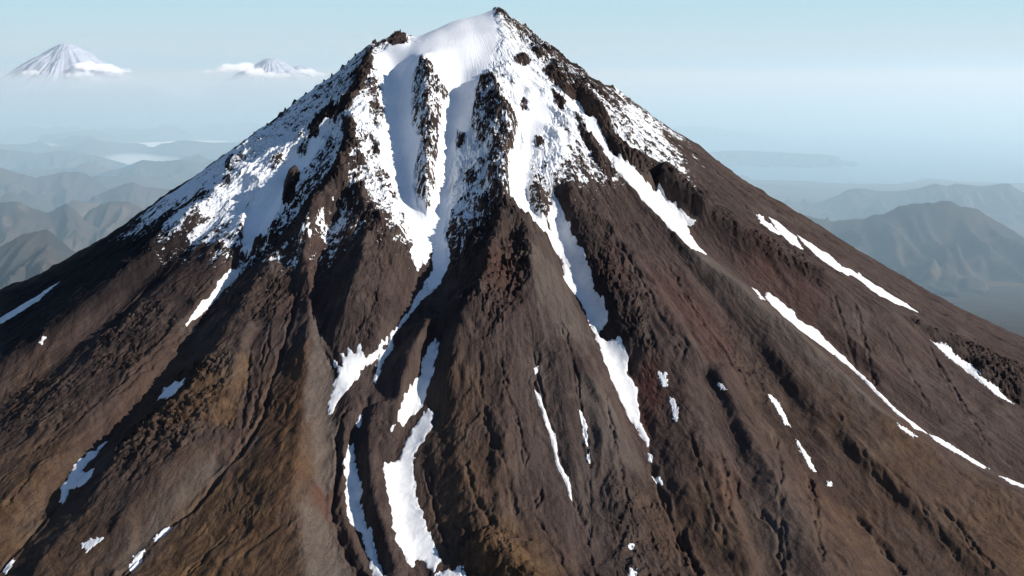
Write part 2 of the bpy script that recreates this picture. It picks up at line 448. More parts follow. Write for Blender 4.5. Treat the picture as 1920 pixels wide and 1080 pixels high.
def axis(a, b, lim_lo, lim_hi, fine_lo, fine_hi):
    core = [a]
    while core[-1] < b:
        core.append(core[-1] + (CF if not fine_lo < core[-1] < fine_hi else 2.8))
    core = np.array(core); b = core[-1]
    lo = []; s = CF; x = a
    while x > lim_lo:
        s = min(s * 1.12, 400); x -= s; lo.append(x)
    hi = []; s = CF; x = b
    while x < lim_hi:
        s = min(s * 1.12, 400); x += s; hi.append(x)
    return np.concatenate([np.array(lo[::-1]), core, np.array(hi)])


AX = axis(FX0, FX1, -12000, 12000, -900, 700); AY = axis(FY0, FY1, -12000, 12000, -1250, 120)
MX, MY = np.meshgrid(AX, AY)
NXm, NYm = len(AX), len(AY)
edge = np.minimum(np.minimum(MX - WX[0], WX[-1] - MX), np.minimum(MY - WY[0], WY[-1] - MY))
wgt = sstep(0, 60, edge)
Bm = base(MX, MY)
Z = Bm * (1 - wgt) + sample(H, MX, MY) * wgt
Rm = sample(rough, MX, MY) * wgt + .3 * (1 - wgt)
THm = np.arctan2(MX, -MY); RRm = np.hypot(MX, MY)
core = edge > -200


# ---- painted-by-place fields (snow cover, ground colour)
def blob_field(blobs, default=0.0, sig_px=2.6):
    """normalised gaussian interpolation of values given at pixels, on the working grid"""
    P = plan([(b[0], b[1]) for b in blobs])
    step = 3
    X = GX[::step, ::step]; Y = GY[::step, ::step]
    num = np.full(X.shape, default * 0.002); den = np.full(X.shape, 0.002)
    for (x, y), b in zip(P, blobs):
        s = b[3] * sig_px if len(b) > 3 else 75.0
        w = np.exp(-((X - x) ** 2 + ((Y - y) * .75) ** 2) / (2 * s * s))
        num += w * b[2]; den += w
    A = num / den
    full = np.zeros(GX.shape)
    jj = np.arange(GX.shape[0]) / step; ii = np.arange(GX.shape[1]) / step
    j0 = np.clip(jj.astype(int), 0, X.shape[0] - 2); i0 = np.clip(ii.astype(int), 0, X.shape[1] - 2)
    v = (jj - j0)[:, None]; u = (ii - i0)[None]
    v = np.clip(v, 0, 1); u = np.clip(u, 0, 1)
    full = (A[j0][:, i0] * (1 - u) + A[j0][:, i0 + 1] * u) * (1 - v) + (A[j0 + 1][:, i0] * (1 - u) + A[j0 + 1][:, i0 + 1] * u) * v
    return full


def add_field(blobs):
    P = plan([(b[0], b[1]) for b in blobs])
    A = np.zeros(GX.shape, np.float32)
    for (x, y), b in zip(P, blobs):
        s = b[3] * 2.6
        w = b[2] * np.exp(-((GX - x) ** 2 + ((GY - y) * .6) ** 2) / (2 * s * s))
        A = np.maximum(A, w)
    return A


SN = {235: [(510, .7)], 275: [(458, .75)], 315: [(398, .75)], 350: [(343, .8), (360, .85)], 390: [(288, .5), (310, .7)], 415: [(255, .2)],
      112: [(670, .62), (655, .6)], 145: [(625, .62), (640, .65)], 178: [(580, .6), (610, .68)], 215: [(540, .62), (560, .68)],
      60: [(700, .4), (930, .9), (965, .5), (990, .5)],
      85: [(720, .6), (750, .8), (960, .85), (985, .7), (1010, .55)],
      100: [(690, .5), (740, .95), (960, .85), (985, .75), (1010, .6), (1035, .4)],
      130: [(650, .55), (680, .4), (725, .9), (950, .8), (975, .8), (1000, .75), (1030, .5), (1060, .3), (1090, .3)],
      160: [(610, .5), (650, .7), (680, .35), (715, .8), (745, 1), (960, .8), (985, .9), (1010, .85), (1040, .6), (1070, .45), (1110, .35), (1140, .4)],
      200: [(560, .6), (600, .75), (640, .7), (690, .8), (712, .7), (745, 1), (990, .9), (1010, .95), (1040, .9), (1080, .8), (1120, .3), (1150, .48), (1190, .42), (1210, .3)],
      240: [(520, .75), (570, .8), (605, .85), (635, .7), (690, .75), (715, .75), (750, 1), (980, 1), (1010, .95), (1040, .9), (1070, .7), (1100, .4), (1140, .3), (1170, .6), (1210, .55), (1245, .38)],
      280: [(470, .8), (520, .9), (570, .8), (610, .6), (680, .65), (710, .7), (755, 1), (865, 1), (890, .75), (980, 1), (1010, .85), (1040, .8), (1075, .5), (1110, .5), (1170, .3), (1210, .45), (1250, .45), (1290, .2)],
      320: [(420, .8), (470, .95), (520, .9), (560, .6), (600, .5), (625, .4), (690, .6), (720, .7), (760, 1), (860, .85), (890, .6), (970, 1), (1005, .6), (1040, .6), (1080, .35), (1120, .3), (1160, .3), (1220, .15), (1270, .35), (1310, .12)],
      360: [(350, .75), (400, .75), (430, .9), (480, .95), (520, .95), (560, .5), (600, .35), (660, .4), (700, .55), (735, .7), (770, 1), (860, .7), (890, .6), (970, .9), (1010, .3), (1050, .2), (1110, .15), (1160, .1), (1200, .1)],
      400: [(290, .4), (340, .8), (400, .65), (450, .85), (500, .9), (540, .62), (590, .5), (640, .55), (685, .25), (720, .5), (750, .8), (800, .95), (865, .55), (900, .5), (930, .2), (960, 0), (1020, .05), (1080, .05), (1200, 0)],
      440: [(265, .2), (310, .5), (370, .5), (410, .6), (440, .7), (475, .9), (505, .6), (560, .55), (610, .58), (650, .5), (690, .03), (725, .4), (760, .75), (850, .35), (880, .4), (905, .3), (930, 0), (980, 0)],
      480: [(240, .05), (300, .35), (350, .38), (400, .45), (435, .55), (465, .55), (510, .5), (560, .5), (620, .48), (660, .2), (700, 0), (740, .2), (765, .35), (860, .15), (890, .15), (930, 0)],
      520: [(200, 0), (260, .1), (320, .25), (400, .25), (430, .3), (480, .35), (530, .34), (600, .3), (640, .05), (700, 0), (760, .05), (860, 0), (930, 0)],
      560: [(150, 0), (250, 0), (350, .03), (420, .05), (500, .02), (600, .02), (700, 0), (780, 0), (900, 0), (1100, 0), (1300, 0)],
      640: [(100, 0), (300, 0), (500, 0), (700, 0), (900, 0), (1100, 0), (1300, 0), (1500, 0), (1700, 0)],
      450: [(1000, 0), (1100, 0), (1200, 0), (1300, 0), (1400, 0), (1500, 0)], 380: [(1270, 0), (1350, .03), (1420, 0)],
      800: [(100, 0), (400, 0), (700, 0), (1000, 0), (1300, 0), (1600, 0), (1850, 0)],
      1000: [(100, 0), (400, 0), (700, 0), (1000, 0), (1300, 0), (1600, 0), (1850, 0)]}
bl = []
for yy, row in SN.items():
    for (xx, v) in row:
        bl.append((xx, yy, v, 15 if yy < 540 else 60))
snow = sample(blob_field(bl), MX, MY) * wgt

FULL = [  # clean snow basin and couloirs
    [(745, 80), (800, 75), (850, 56), (905, 30), (926, 30), (938, 60), (926, 100), (922, 128), (897, 160), (888, 200), (884, 235), (880, 262), (852, 300), (842, 345), (846, 400), (838, 430), (842, 470), (843, 492), (825, 533), (806, 548), (798, 530), (811, 507), (812, 465), (797, 493), (783, 507), (770, 473), (779, 453), (762, 400), (752, 372), (745, 320), (736, 280), (728, 230), (722, 190), (716, 140), (712, 96)],
    [(985, 175), (1025, 180), (1040, 215), (1010, 260), (994, 300), (990, 330), (987, 373), (973, 380), (957, 363), (953, 337), (962, 300), (975, 270), (972, 220)],
    [(590, 250), (610, 265), (560, 330), (535, 385), (505, 425), (472, 470), (455, 475), (457, 400), (480, 360), (500, 330), (540, 290)],
    [(1085, 198), (1105, 205), (1125, 235), (1140, 260), (1145, 285), (1165, 300), (1165, 315), (1130, 285), (1105, 250)],
    [(700, 205), (715, 250), (735, 330), (720, 320), (705, 270)],
]


def window(P, m=30):
    i0 = max(0, np.searchsorted(AX, P[:, 0].min() - m)); i1 = min(NXm, np.searchsorted(AX, P[:, 0].max() + m))
    j0 = max(0, np.searchsorted(AY, P[:, 1].min() - m)); j1 = min(NYm, np.searchsorted(AY, P[:, 1].max() + m))
    return slice(j0, j1), slice(i0, i1)


jag = fbm(MX / 30, MY / 30, 3, 77) * .6 + fbm(THm * 1900 / 10, RRm / 38, 2, 79) * .7
smoothmask = np.zeros(Z.shape)
for poly in FULL:
    P = plan(poly); w = window(P)
    s = sdf(P, MX[w], MY[w]) + jag[w] * 7
    f = sstep(-6, 9, s)
    snow[w] = snow[w] * (1 - f) + 1.25 * f
    smoothmask[w] = np.maximum(smoothmask[w], sstep(-5, 20, s))


def skyplan(px, depth):
    d = rays([px], [60])[0]
    return CAM[0] + (depth - CAM[1]) / d[1] * d[0]


P = np.array([(skyplan(p_, y_), y_) for p_, y_ in [(770, -250), (800, -300), (860, -330), (912, -280), (928, -120), (932, 10), (925, 60), (915, 200), (772, 200)]])
w = window(P); q = sdf(P, MX[w], MY[w]) + jag[w] * 7; f = sstep(-6, 9, q)
snow[w] = snow[w] * (1 - f) + 1.25 * f
smoothmask[w] = np.maximum(smoothmask[w], sstep(-5, 20, q))
for poly, v, hgt in ROCK:
    P = plan(poly); w = window(P)
    s = sdf(P, MX[w], MY[w]) + jag[w] * (5 if hgt > 20 else 10)
    f = sstep(-7, 7, s)
    snow[w] = snow[w] * (1 - f) + v * f
    Rm[w] = np.maximum(Rm[w], .95 * sstep(-25, 4, s))
    smoothmask[w] *= 1 - f

# clean patches: things of their own
PATCH = [
    ([(957, 345), (973, 380), (1000, 413), (1027, 440), (1053, 487), (1060, 527), (1093, 574), (1119, 637), (1131, 671), (1146, 709), (1163, 748), (1179, 781), (1215, 839), (1218, 825), (1199, 791), (1194, 729), (1175, 700), (1177, 666), (1160, 632), (1131, 640), (1122, 618), (1141, 603), (1140, 590), (1133, 567), (1113, 540), (1107, 507), (1093, 467), (1067, 427), (1050, 383), (1037, 363), (1027, 407), (1030, 433), (1007, 403), (987, 373), (987, 345)],
     'longest snow tongue, filling the forked gully right of the pointed brown spur'),
    ([(1150, 290), (1180, 305), (1203, 329), (1211, 344), (1234, 356), (1254, 379), (1281, 399), (1304, 414), (1300, 424), (1287, 422), (1293, 438), (1326, 477), (1297, 465), (1258, 426), (1219, 387), (1203, 372), (1180, 344), (1150, 312)],
     'wedge shaped snow tongue below the dark cliffs on the upper right flank'),
    ([(806, 548), (800, 530), (781, 555), (773, 574), (756, 598), (732, 627), (727, 651), (710, 676), (700, 714), (704, 719), (722, 676), (739, 651), (737, 630), (765, 595), (790, 565), (825, 533)],
     'narrow curving snow ribbon trailing from the foot of the central couloir'),
    ([(619, 776), (616, 767), (621, 743), (628, 714), (636, 700), (626, 678), (636, 686), (643, 690), (640, 663), (650, 668), (651, 647), (660, 659), (667, 663), (673, 642), (681, 663), (683, 672), (708, 659), (727, 632), (727, 646), (703, 678), (684, 690), (674, 694), (675, 702), (655, 728), (645, 738)],
     'hand shaped snow patch with ragged fingers in the hollow left of the ribbon'),
    ([(816, 636), (821, 647), (818, 671), (811, 700), (802, 724), (797, 748), (790, 765), (770, 784), (753, 798), (749, 791), (734, 808), (744, 786), (756, 748), (775, 721), (790, 704), (794, 676), (802, 651)],
     'slanting snow patch in the shaded gully below the brown spur, upper of two'),
    ([(795, 767), (799, 781), (804, 767), (813, 777), (809, 801), (794, 825), (775, 851), (775, 897), (782, 940), (794, 969), (809, 1013), (827, 1049), (814, 1073), (794, 1051), (782, 1044), (773, 1066), (761, 1051), (741, 1003), (732, 945), (722, 897), (721, 871), (746, 863), (754, 849), (761, 830), (773, 803), (785, 796)],
     'broad curved snow tongue low in the central gully, widest of the patches'),
    ([(818, 1077), (840, 1068), (850, 1074), (862, 1062), (872, 1080), (870, 1100), (818, 1100)],
     'snow scrap cut by the bottom of the picture beside the broad curved tongue'),
    ([(679, 779), (675, 801), (669, 803), (672, 783)],
     'short snow sliver just above the long strip left of the central gully'),
    ([(663, 834), (665, 868), (669, 887), (681, 921), (674, 940), (684, 984), (701, 1003), (703, 1032), (720, 1080), (726, 1100), (706, 1100), (700, 1078), (686, 1032), (681, 1003), (660, 984), (651, 964), (649, 907), (645, 868), (650, 849), (657, 837)],
     'long wavy snow strip running off the bottom left of the broad curved tongue'),
    ([(1001, 731), (1010, 736), (1025, 777), (1042, 820), (1047, 863), (1066, 897), (1073, 938), (1067, 929), (1059, 902), (1043, 873), (1035, 830), (1016, 772)],
     'thin snow line in the rill under the brown spur, longer of two'),
    ([(1002, 690), (1008, 686), (1006, 702), (1002, 702)], 'tiny snow speck just above the thin snow line in the rill'),
    ([(1085, 769), (1091, 771), (1099, 796), (1102, 839), (1097, 832), (1092, 796)],
     'short thin snow streak to the right of the thin snow line'),
    ([(1100, 851), (1105, 850), (1107, 866), (1102, 864)], 'tiny snow fleck under the short thin streak'),
    ([(1234, 700), (1249, 700), (1250, 726), (1243, 724)], 'small square snow fleck on reddish scree right of the longest tongue'),
    ([(1256, 745), (1264, 750), (1271, 767), (1269, 790), (1263, 784), (1260, 762)], 'small curved snow fleck below the square one on reddish scree'),
    ([(1346, 720), (1353, 719), (1362, 729), (1356, 732)], 'tiny lone snow speck on the dark slope left of the chained slivers'),
    ([(1215, 850), (1222, 852), (1222, 867), (1215, 864)], 'tiny snow speck right under the end of the longest tongue'),
    ([(1223, 891), (1236, 897), (1241, 909), (1230, 904)], 'small snow fleck second below the end of the longest tongue'),
    ([(1179, 1017), (1188, 1018), (1189, 1028), (1181, 1026)], 'tiny snow speck on pebbly ground, upper of two near the bottom centre'),
    ([(1180, 1068), (1192, 1068), (1193, 1085), (1180, 1082)], 'small snow speck at the very bottom of the pebbly ground'),
    ([(1433, 551), (1443, 549), (1488, 585), (1494, 599), (1527, 616), (1559, 649), (1585, 672), (1630, 717), (1689, 775), (1741, 815), (1715, 804), (1676, 770), (1643, 738), (1611, 706), (1566, 667), (1520, 634), (1481, 602), (1449, 573)],
     'long diagonal snow streak tapering down the smooth ridge on the right flank'),
    ([(1412, 542), (1420, 545), (1434, 562), (1426, 560)], 'small snow sliver touching the head of the long diagonal streak'),
    ([(1744, 815), (1756, 819), (1794, 842), (1852, 878), (1840, 877), (1790, 848), (1752, 825)],
     'hair thin snow line continuing below the long diagonal streak'),
    ([(1874, 893), (1890, 898), (1925, 912), (1925, 917), (1895, 906)], 'thin snow line at the right edge of the picture, low on the flank'),
    ([(1684, 795), (1695, 801), (1719, 817), (1710, 818), (1692, 805)], 'short snow dash left of the tail of the long diagonal streak'),
    ([(1420, 403), (1430, 406), (1448, 422), (1472, 445), (1442, 430), (1427, 418)], 'slim snow streak high on the right skyline slope, first from the top'),
    ([(1441, 407), (1456, 415), (1477, 432), (1492, 444), (1505, 468), (1482, 457), (1466, 440), (1452, 423)], 'pointed snow streak close beside the slim one on the skyline slope'),
    ([(1495, 441), (1518, 455), (1538, 469), (1556, 478), (1578, 499), (1611, 512), (1643, 536), (1689, 563), (1724, 587), (1689, 573), (1650, 556), (1624, 535), (1598, 516), (1572, 508), (1540, 486), (1507, 457)],
     'longest snow streak on the upper right skyline slope, thinning to a point'),
    ([(1748, 641), (1756, 646), (1762, 645), (1776, 645), (1788, 664), (1818, 682), (1838, 707), (1870, 728), (1901, 757), (1870, 742), (1838, 716), (1805, 690), (1773, 666)],
     'snow streak under the dark crag near the right edge'),
    ([(1441, 742), (1448, 744), (1464, 762), (1480, 799), (1474, 796), (1454, 763)], 'thin snow sliver in the dark gully on the right, upper of a chain'),
    ([(1493, 826), (1500, 832), (1517, 859), (1530, 884), (1522, 880), (1508, 858)], 'thin snow sliver lower in the dark right gully'),
    ([(1550, 903), (1558, 904), (1560, 910), (1552, 910)], 'snow dot at the end of the chain in the dark right gully'),
    ([(454, 500), (446, 520), (415, 550), (385, 585), (349, 608), (362, 588), (393, 555), (413, 525), (430, 508)], 'tapering snow streak below the snowline in the left gully'),
    ([(0, 607), (0, 597), (60, 561), (111, 529), (72, 563), (30, 590)], 'straight snow streak in deep shadow at the left edge'),
    ([(72, 641), (78, 632), (86, 632), (78, 644)], 'snow speck in shadow below the straight streak at the left edge'),
    ([(297, 750), (308, 729), (330, 717), (348, 708), (337, 726), (318, 744)], 'small bluish snow patch in the shaded left gully'),
    ([(200, 827), (182, 843), (165, 850), (150, 863), (138, 875), (133, 890), (119, 905), (112, 942), (121, 944), (130, 918), (151, 913), (169, 895), (176, 879), (160, 889), (153, 882), (166, 868), (180, 855)],
     'jagged hook shaped snow patch low in the left gully'),
    ([(155, 1020), (170, 1012), (191, 1009), (176, 1023), (163, 1034)], 'small triangular snow patch near the bottom left corner'),
    ([(8, 1072), (14, 1058), (26, 1048), (22, 1062), (12, 1074)], 'snow scrap in the extreme bottom left corner'),
    ([(241, 1067), (254, 1045), (271, 1033), (264, 1051), (249, 1068)], 'narrow snow strip in the bottom left rill, lower of its chain'),
    ([(289, 1011), (303, 998), (323, 983), (319, 992), (303, 1005), (292, 1014)], 'slender snow strip in the bottom left rill, upper of its chain'),
]
# smooth the ground where snow lies deep
Zs = Z.copy()
cw = (slice(np.searchsorted(AY, FY0), np.searchsorted(AY, FY1) + 1), slice(np.searchsorted(AX, FX0), np.searchsorted(AX, FX1) + 1))
Zs[cw] = blur(Z[cw], 8)
depth_list = []
for poly, lab in PATCH:
    P = plan(poly); w = window(P, 40)
    s = sdf(P, MX[w], MY[w])
    small = min(1.0, max(0.45, float(s.max()) / 22.0))
    s = s + jag[w] * 7.5 * small + 1.2
    smoothmask[w] = np.maximum(smoothmask[w], sstep(-10, 18, s) * .8)
    depth_list.append((w, s, lab, P))
Z = Z * (1 - smoothmask) + Zs * smoothmask

# rougher, blocky ground
for v, poly in [(.95, [(330, 700), (430, 660), (440, 800), (340, 850), (250, 910), (190, 890), (230, 820)]), (.8, [(210, 590), (300, 550), (340, 600), (260, 690), (150, 720)]),
                (1, [(870, 560), (925, 450), (1000, 440), (995, 560), (900, 650)]), (.85, [(1060, 380), (1110, 400), (1200, 520), (1250, 680), (1180, 660), (1110, 520)]),
                (1, [(1690, 590), (1800, 630), (1925, 690), (1925, 770), (1850, 710), (1760, 650)]), (.85, [(850, 990), (960, 1000), (1030, 1095), (840, 1095)]),
                (.65, [(1330, 560), (1420, 640), (1540, 880), (1480, 860), (1380, 700)]), (.8, [(1140, 900), (1230, 890), (1280, 1090), (1150, 1090)]), (.9, [(700, 770), (735, 780), (740, 900), (705, 880)]),
                (.7, [(60, 700), (200, 720), (120, 800), (0, 830), (0, 740)]), (.8, [(1280, 340), (1400, 420), (1560, 510), (1540, 540), (1380, 450), (1270, 380)]),
                (.7, [(380, 520), (560, 480), (560, 600), (440, 600)]), (.75, [(640, 560), (760, 560), (700, 640), (650, 620)])]:
    P = plan(poly); w = window(P, 80)
    q = sdf(P, MX[w], MY[w]) + jag[w] * 20
    Rm[w] = np.maximum(Rm[w], v * sstep(-25, 30, q))

# fine relief
fine = 1 - .9 * smoothmask
wa = fbm(MX / 90, MY / 90, 3, 61) * 1.1
a1 = ridged(THm * 1900 / 42 + wa, RRm / 68 - wa * .8, 5, 62, gain=.55)
a1 = .8 + (a1 - .8) * (.95 + .9 * fbm(MX / 240, MY / 240, 2, 163))
Z += (a1 - .8) * (.3 + 11 * Rm ** 2.4) * fine * sstep(-200, 0, edge)
Z += fbm(MX / 17, MY / 17, 3, 71) * (.1 + 2.8 * Rm ** 1.6) * fine * sstep(-200, 0, edge)
a2 = ridged(MX / 19 + 7, MY / 24, 2, 65)
Z += (a2 - .7) * 2.6 * Rm ** 2.2 * fine * sstep(-200, 0, edge)
rill = 1.6 * billow(THm * 1900 / 34 + fbm(MX / 150, MY / 150, 3, 81) * 2.2, RRm / 210 + wa * .3, 4, 82, gain=.6)
Z += rill * (2.3 + 1.2 * Rm) * (.85 + .8 * fbm(MX / 300, MY / 300, 2, 191)) * fine * sstep(400, 1100, RRm) * sstep(-200, 0, edge)

# crags standing up along the skyline: (px, depth, height, radius)
rp_ = np.random.default_rng(12)
EXTRA = [(p_, d_, float(rp_.uniform(5, 13)), float(rp_.uniform(5, 9))) for p_, d_ in [(690, 0), (708, 10), (728, 16), (757, 24), (770, 30), (935, 57), (954, 48), (972, 40), (979, 38), (991, 33), (1003, 27), (1014, 18), (1029, 10), (1035, 8), (1058, 2), (1082, 0), (1093, 0), (1118, 0), (1150, 0), (1167, 0), (1210, 0), (1228, 0), (665, 0), (652, 0), (620, 0), (605, 0), (570, 0), (530, 0), (495, 0), (470, 0)]]
for px, dep, hh, ra in EXTRA + [(703, 8, 16, 15), (697, 0, 12, 12), (741, 16, 14, 11), (750, 20, 22, 9), (763, 25, 14, 7), (735, 14, 10, 14), (815, 60, 8, 12), (928, 58, 9, 14), (938, 56, 8, 9),
                        (948, 52, 12, 9), (960, 44, 15, 10), (968, 42, 12, 9), (985, 36, 12, 12), (997, 30, 10, 9), (1008, 24, 12, 12), (1022, 12, 15, 8), (1040, 6, 10, 11), (1048, 4, 12, 8),
                        (1070, 0, 8, 12), (1105, 0, 8, 12), (1135, 0, 7, 14), (1183, 0, 18, 13), (1192, 0, 10, 16), (1262, 0, 6, 12), (1303, 0, 8, 12), (640, 0, 8, 14), (590, 0, 9, 14), (548, 0, 12, 16), (520, 0, 8, 14), (432, 0, 6, 14)]:
    x0 = skyplan(px, dep)
    w = window(np.array([(x0, dep)]), ra * 3)
    dd = np.hypot(MX[w] - x0, (MY[w] - dep) * .6)
    Z[w] += 1.5 * hh * np.clip(1 - dd / ra, 0, 1) ** .7 * (1 + .8 * jag[w])
    snow[w] = np.where(dd < ra * 1.3, .15, snow[w])

# narrow stream channels and slump lines cut into the ash
CHAN = [
    (9, 10, [(560, 500), (553, 580), (537, 634), (510, 715), (494, 780), (456, 843), (397, 913), (365, 956), (322, 985), (242, 1069), (215, 1090)]),
    (7, 6, [(472, 629), (462, 741), (453, 800), (450, 845)]), (7, 5, [(520, 560), (500, 640), (488, 720), (470, 800)]),
    (8, 11, [(664, 752), (640, 790), (631, 820), (633, 897), (623, 960), (638, 1017), (669, 1070), (690, 1090)]),
    (6, 6, [(585, 580), (604, 640), (623, 690)]), (6, 4.5, [(440, 545), (360, 610), (280, 670), (160, 770), (60, 850), (0, 900)]),
    (6, 4.5, [(420, 560), (330, 650), (240, 720), (120, 810), (0, 880)]), (9, 7, [(200, 880), (110, 950), (60, 1000), (0, 1070)]),
    (6, 4, [(330, 1090), (400, 1030), (440, 990)]), (7, 6, [(1004, 640), (1008, 720), (1040, 820), (1066, 910), (1100, 1000), (1120, 1090)]),
    (6, 5, [(1040, 560), (1075, 680), (1090, 770), (1104, 870), (1108, 960), (1105, 1020)]), (10, 9, [(1215, 860), (1240, 930), (1258, 975), (1285, 1060)]),
    (10, 13, [(1275, 990), (1290, 1030), (1310, 1080)]), (8, 7, [(1350, 840), (1362, 900), (1365, 950), (1390, 1000)]), (7, 5, [(1372, 870), (1382, 930)]),
    (8, 7, [(1420, 950), (1460, 1000), (1470, 1080)]), (8, 6, [(1450, 800), (1465, 880), (1462, 960), (1480, 1060)]), (7, 6, [(1515, 880), (1530, 960), (1540, 1060)]),
    (9, 7, [(1240, 470), (1290, 560), (1350, 650), (1400, 720)]), (8, 6, [(1150, 430), (1200, 520), (1240, 600), (1300, 690)]), (13, 10, [(1600, 960), (1640, 1010), (1690, 1070)]),
    (8, 6, [(1790, 970), (1820, 1020), (1860, 1060)]), (8, 6, [(1740, 930), (1800, 985), (1870, 1010), (1920, 1030)]), (8, 6, [(900, 640), (900, 720), (915, 800), (950, 880), (965, 960)]),
    (9, 8, [(870, 850), (890, 930), (930, 990), (990, 1010)]), (7, 6, [(1020, 900), (1000, 960), (1030, 1010), (1080, 1090)]), (8, 6, [(1600, 560), (1620, 640), (1640, 720)]),
    (8, 6, [(1650, 600), (1700, 690), (1740, 760)]), (8, 5, [(1560, 540), (1590, 640), (1605, 690)]), (8, 6, [(1740, 640), (1790, 730), (1850, 830)]),
    (7, 4.5, [(300, 520), (230, 590), (100, 700), (0, 790)]), (7, 6, [(800, 870), (815, 960), (850, 1050)]), (6, 5, [(720, 480), (700, 560), (670, 620)]), (6, 5, [(935, 640), (950, 740), (975, 800), (985, 880)]),
    (8, 6, [(1130, 720), (1150, 820), (1175, 920), (1190, 1000)]), (7, 5, [(1290, 800), (1320, 900), (1345, 980), (1380, 1080)]), (7, 5, [(1560, 760), (1620, 850), (1700, 950)]),
    (7, 5, [(1650, 860), (1720, 930), (1790, 1040)]), (7, 5, [(90, 860), (40, 910), (0, 960)]), (7, 5, [(560, 450), (520, 540), (470, 600)]), (7, 5, [(600, 480), (580, 560)]),
]
for wd, dp, ln in CHAN:
    wd *= .85; dp *= 1.45
    P = plan(ln); w = window(P, 60)
    X = MX[w]; Y = MY[w]
    wob = fbm(X / 70, Y / 70, 3, int(ln[0][0]))
    best = np.full(X.shape, 1e12); tt = np.zeros(X.shape)
    for i in range(len(P) - 1):
        e = P[i + 1] - P[i]
        t = np.clip(((X - P[i, 0]) * e[0] + (Y - P[i, 1]) * e[1]) / (e @ e), 0, 1)
        q = (X - P[i, 0] - t * e[0]) ** 2 + (Y - P[i, 1] - t * e[1]) ** 2
        m_ = q < best
        best = np.where(m_, q, best); tt = np.where(m_, (i + t) / (len(P) - 1), tt)
    q = np.sqrt(best) + wob * 14
    fade = sstep(0, .12, tt) * (1 - .3 * tt) * (1 - smoothmask[w] * .7)
    Z[w] += fade * dp * (-np.exp(-(q / wd) ** 2) + .28 * np.exp(-((np.abs(q) - wd * 2.2) / wd) ** 2))

# snow lies less on steep and convex rock
gy_, gx_ = np.gradient(Z, AY, AX)
slope = np.hypot(gx_, gy_)
conv = np.zeros(Z.shape); conv[cw] = Z[cw] - blur(Z[cw], 2.5)
cover = snow + .14 * sstep(.05, .45, snow) - np.clip(slope - 1.0, -.4, .8) * .20 * sstep(1.2, .9, snow) - np.clip(conv, -2, 3) * .05 * sstep(1.2, .9, snow)
cover += sstep(1.15, .8, snow) * sstep(.02, .3, snow) * (.38 * fbm(THm * 1900 / 48 + jag, RRm / 130, 3, 171) + .16 * fbm(MX / 38, MY / 38, 2, 181) - .04)
cover = np.where(snow < .04, np.minimum(cover, 0), cover)
print('terrain', time.time() - T0, Z.shape)


# ------------------------------------------------------------------ node helpers
def new_mat(name):
    m = bpy.data.materials.new(name); m.use_nodes = True
    m.node_tree.nodes.clear()
    return m


class N:
    def __init__(s, m):
        s.t = m.node_tree

    def n(s, kind, **kw):
        nd = s.t.nodes.new('ShaderNode' + kind)
        for k, v in kw.items():
            setattr(nd, k, v)
        return nd

    def l(s, a, b):
        s.t.links.new(a, b)

    def val(s, sock, v):
        if hasattr(v, 'links') or isinstance(v, bpy.types.NodeSocket):
            s.l(v, sock)
        else:
            sock.default_value = v

    def math(s, op, a, b=0.0, c=None, clamp=False):
        nd = s.n('Math', operation=op, use_clamp=clamp)
        s.val(nd.inputs[0], a); s.val(nd.inputs[1], b)
        if c is not None:
            s.val(nd.inputs[2], c)
        return nd.outputs[0]

    def ramp(s, x, lo, hi, a=0.0, b=1.0):
        nd = s.n('MapRange', interpolation_type='SMOOTHSTEP')
        s.val(nd.inputs[0], x)
        nd.inputs[1].default_value = lo; nd.inputs[2].default_value = hi
        nd.inputs[3].default_value = a; nd.inputs[4].default_value = b
        return nd.outputs[0]

    def mix(s, f, a, b):
        nd = s.n('Mix', data_type='RGBA')
        s.val(nd.inputs[0], f)
        for sk, v in ((nd.inputs[6], a), (nd.inputs[7], b)):
            if isinstance(v, bpy.types.NodeSocket):
                s.l(v, sk)
            else:
                sk.default_value = (v[0], v[1], v[2], 1)
        return nd.outputs[2]

    def noise(s, vec, scale, detail=4, rough=.55, dist=0.0):
        nd = s.n('TexNoise')
        s.l(vec, nd.inputs['Vector']); nd.inputs['Scale'].default_value = scale
        nd.inputs['Detail'].default_value = detail; nd.inputs['Roughness'].default_value = rough
        nd.inputs['Distortion'].default_value = dist
        return nd.outputs['Fac']

    def attr(s, name):
        return s.n('Attribute', attribute_name=name).outputs

    def scaled(s, vec, sc):
        nd = s.n('VectorMath', operation='MULTIPLY')
        s.l(vec, nd.inputs[0]); nd.inputs[1].default_value = sc
        return nd.outputs[0]


def snow_material():
    m = new_mat('snow'); g = N(m)
    pos = g.n('NewGeometry').outputs['Position']
    bs = g.n('BsdfPrincipled')
    a = g.noise(pos, .02, 5, .6); b = g.noise(pos, .25, 3)
    c = g.mix(g.ramp(a, .35, .75), (.84, .83, .82), (.68, .67, .67))
    ed = g.attr('margin')[2]
    nn = g.math('ADD', g.noise(pos, .12, 6, .7), g.math('MULTIPLY', g.ramp(ed, 0, 9, 1, 0), .17))
    dirt = g.ramp(nn, .62, .74, 0, .7)
    c = g.mix(dirt, c, (.42, .37, .34))
    g.l(c, bs.inputs['Base Color']); bs.inputs['Roughness'].default_value = .75
    bs.inputs['Specular IOR Level'].default_value = .2
    bp = g.n('Bump'); bp.inputs['Strength'].default_value = .8; bp.inputs['Distance'].default_value = 1.2
    g.l(g.math('ADD', g.noise(pos, .05, 3), g.math('MULTIPLY', b, .25)), bp.inputs['Height']); g.l(bp.outputs[0], bs.inputs['Normal'])
    o = g.n('OutputMaterial'); g.l(bs.outputs[0], o.inputs[0])
    return m


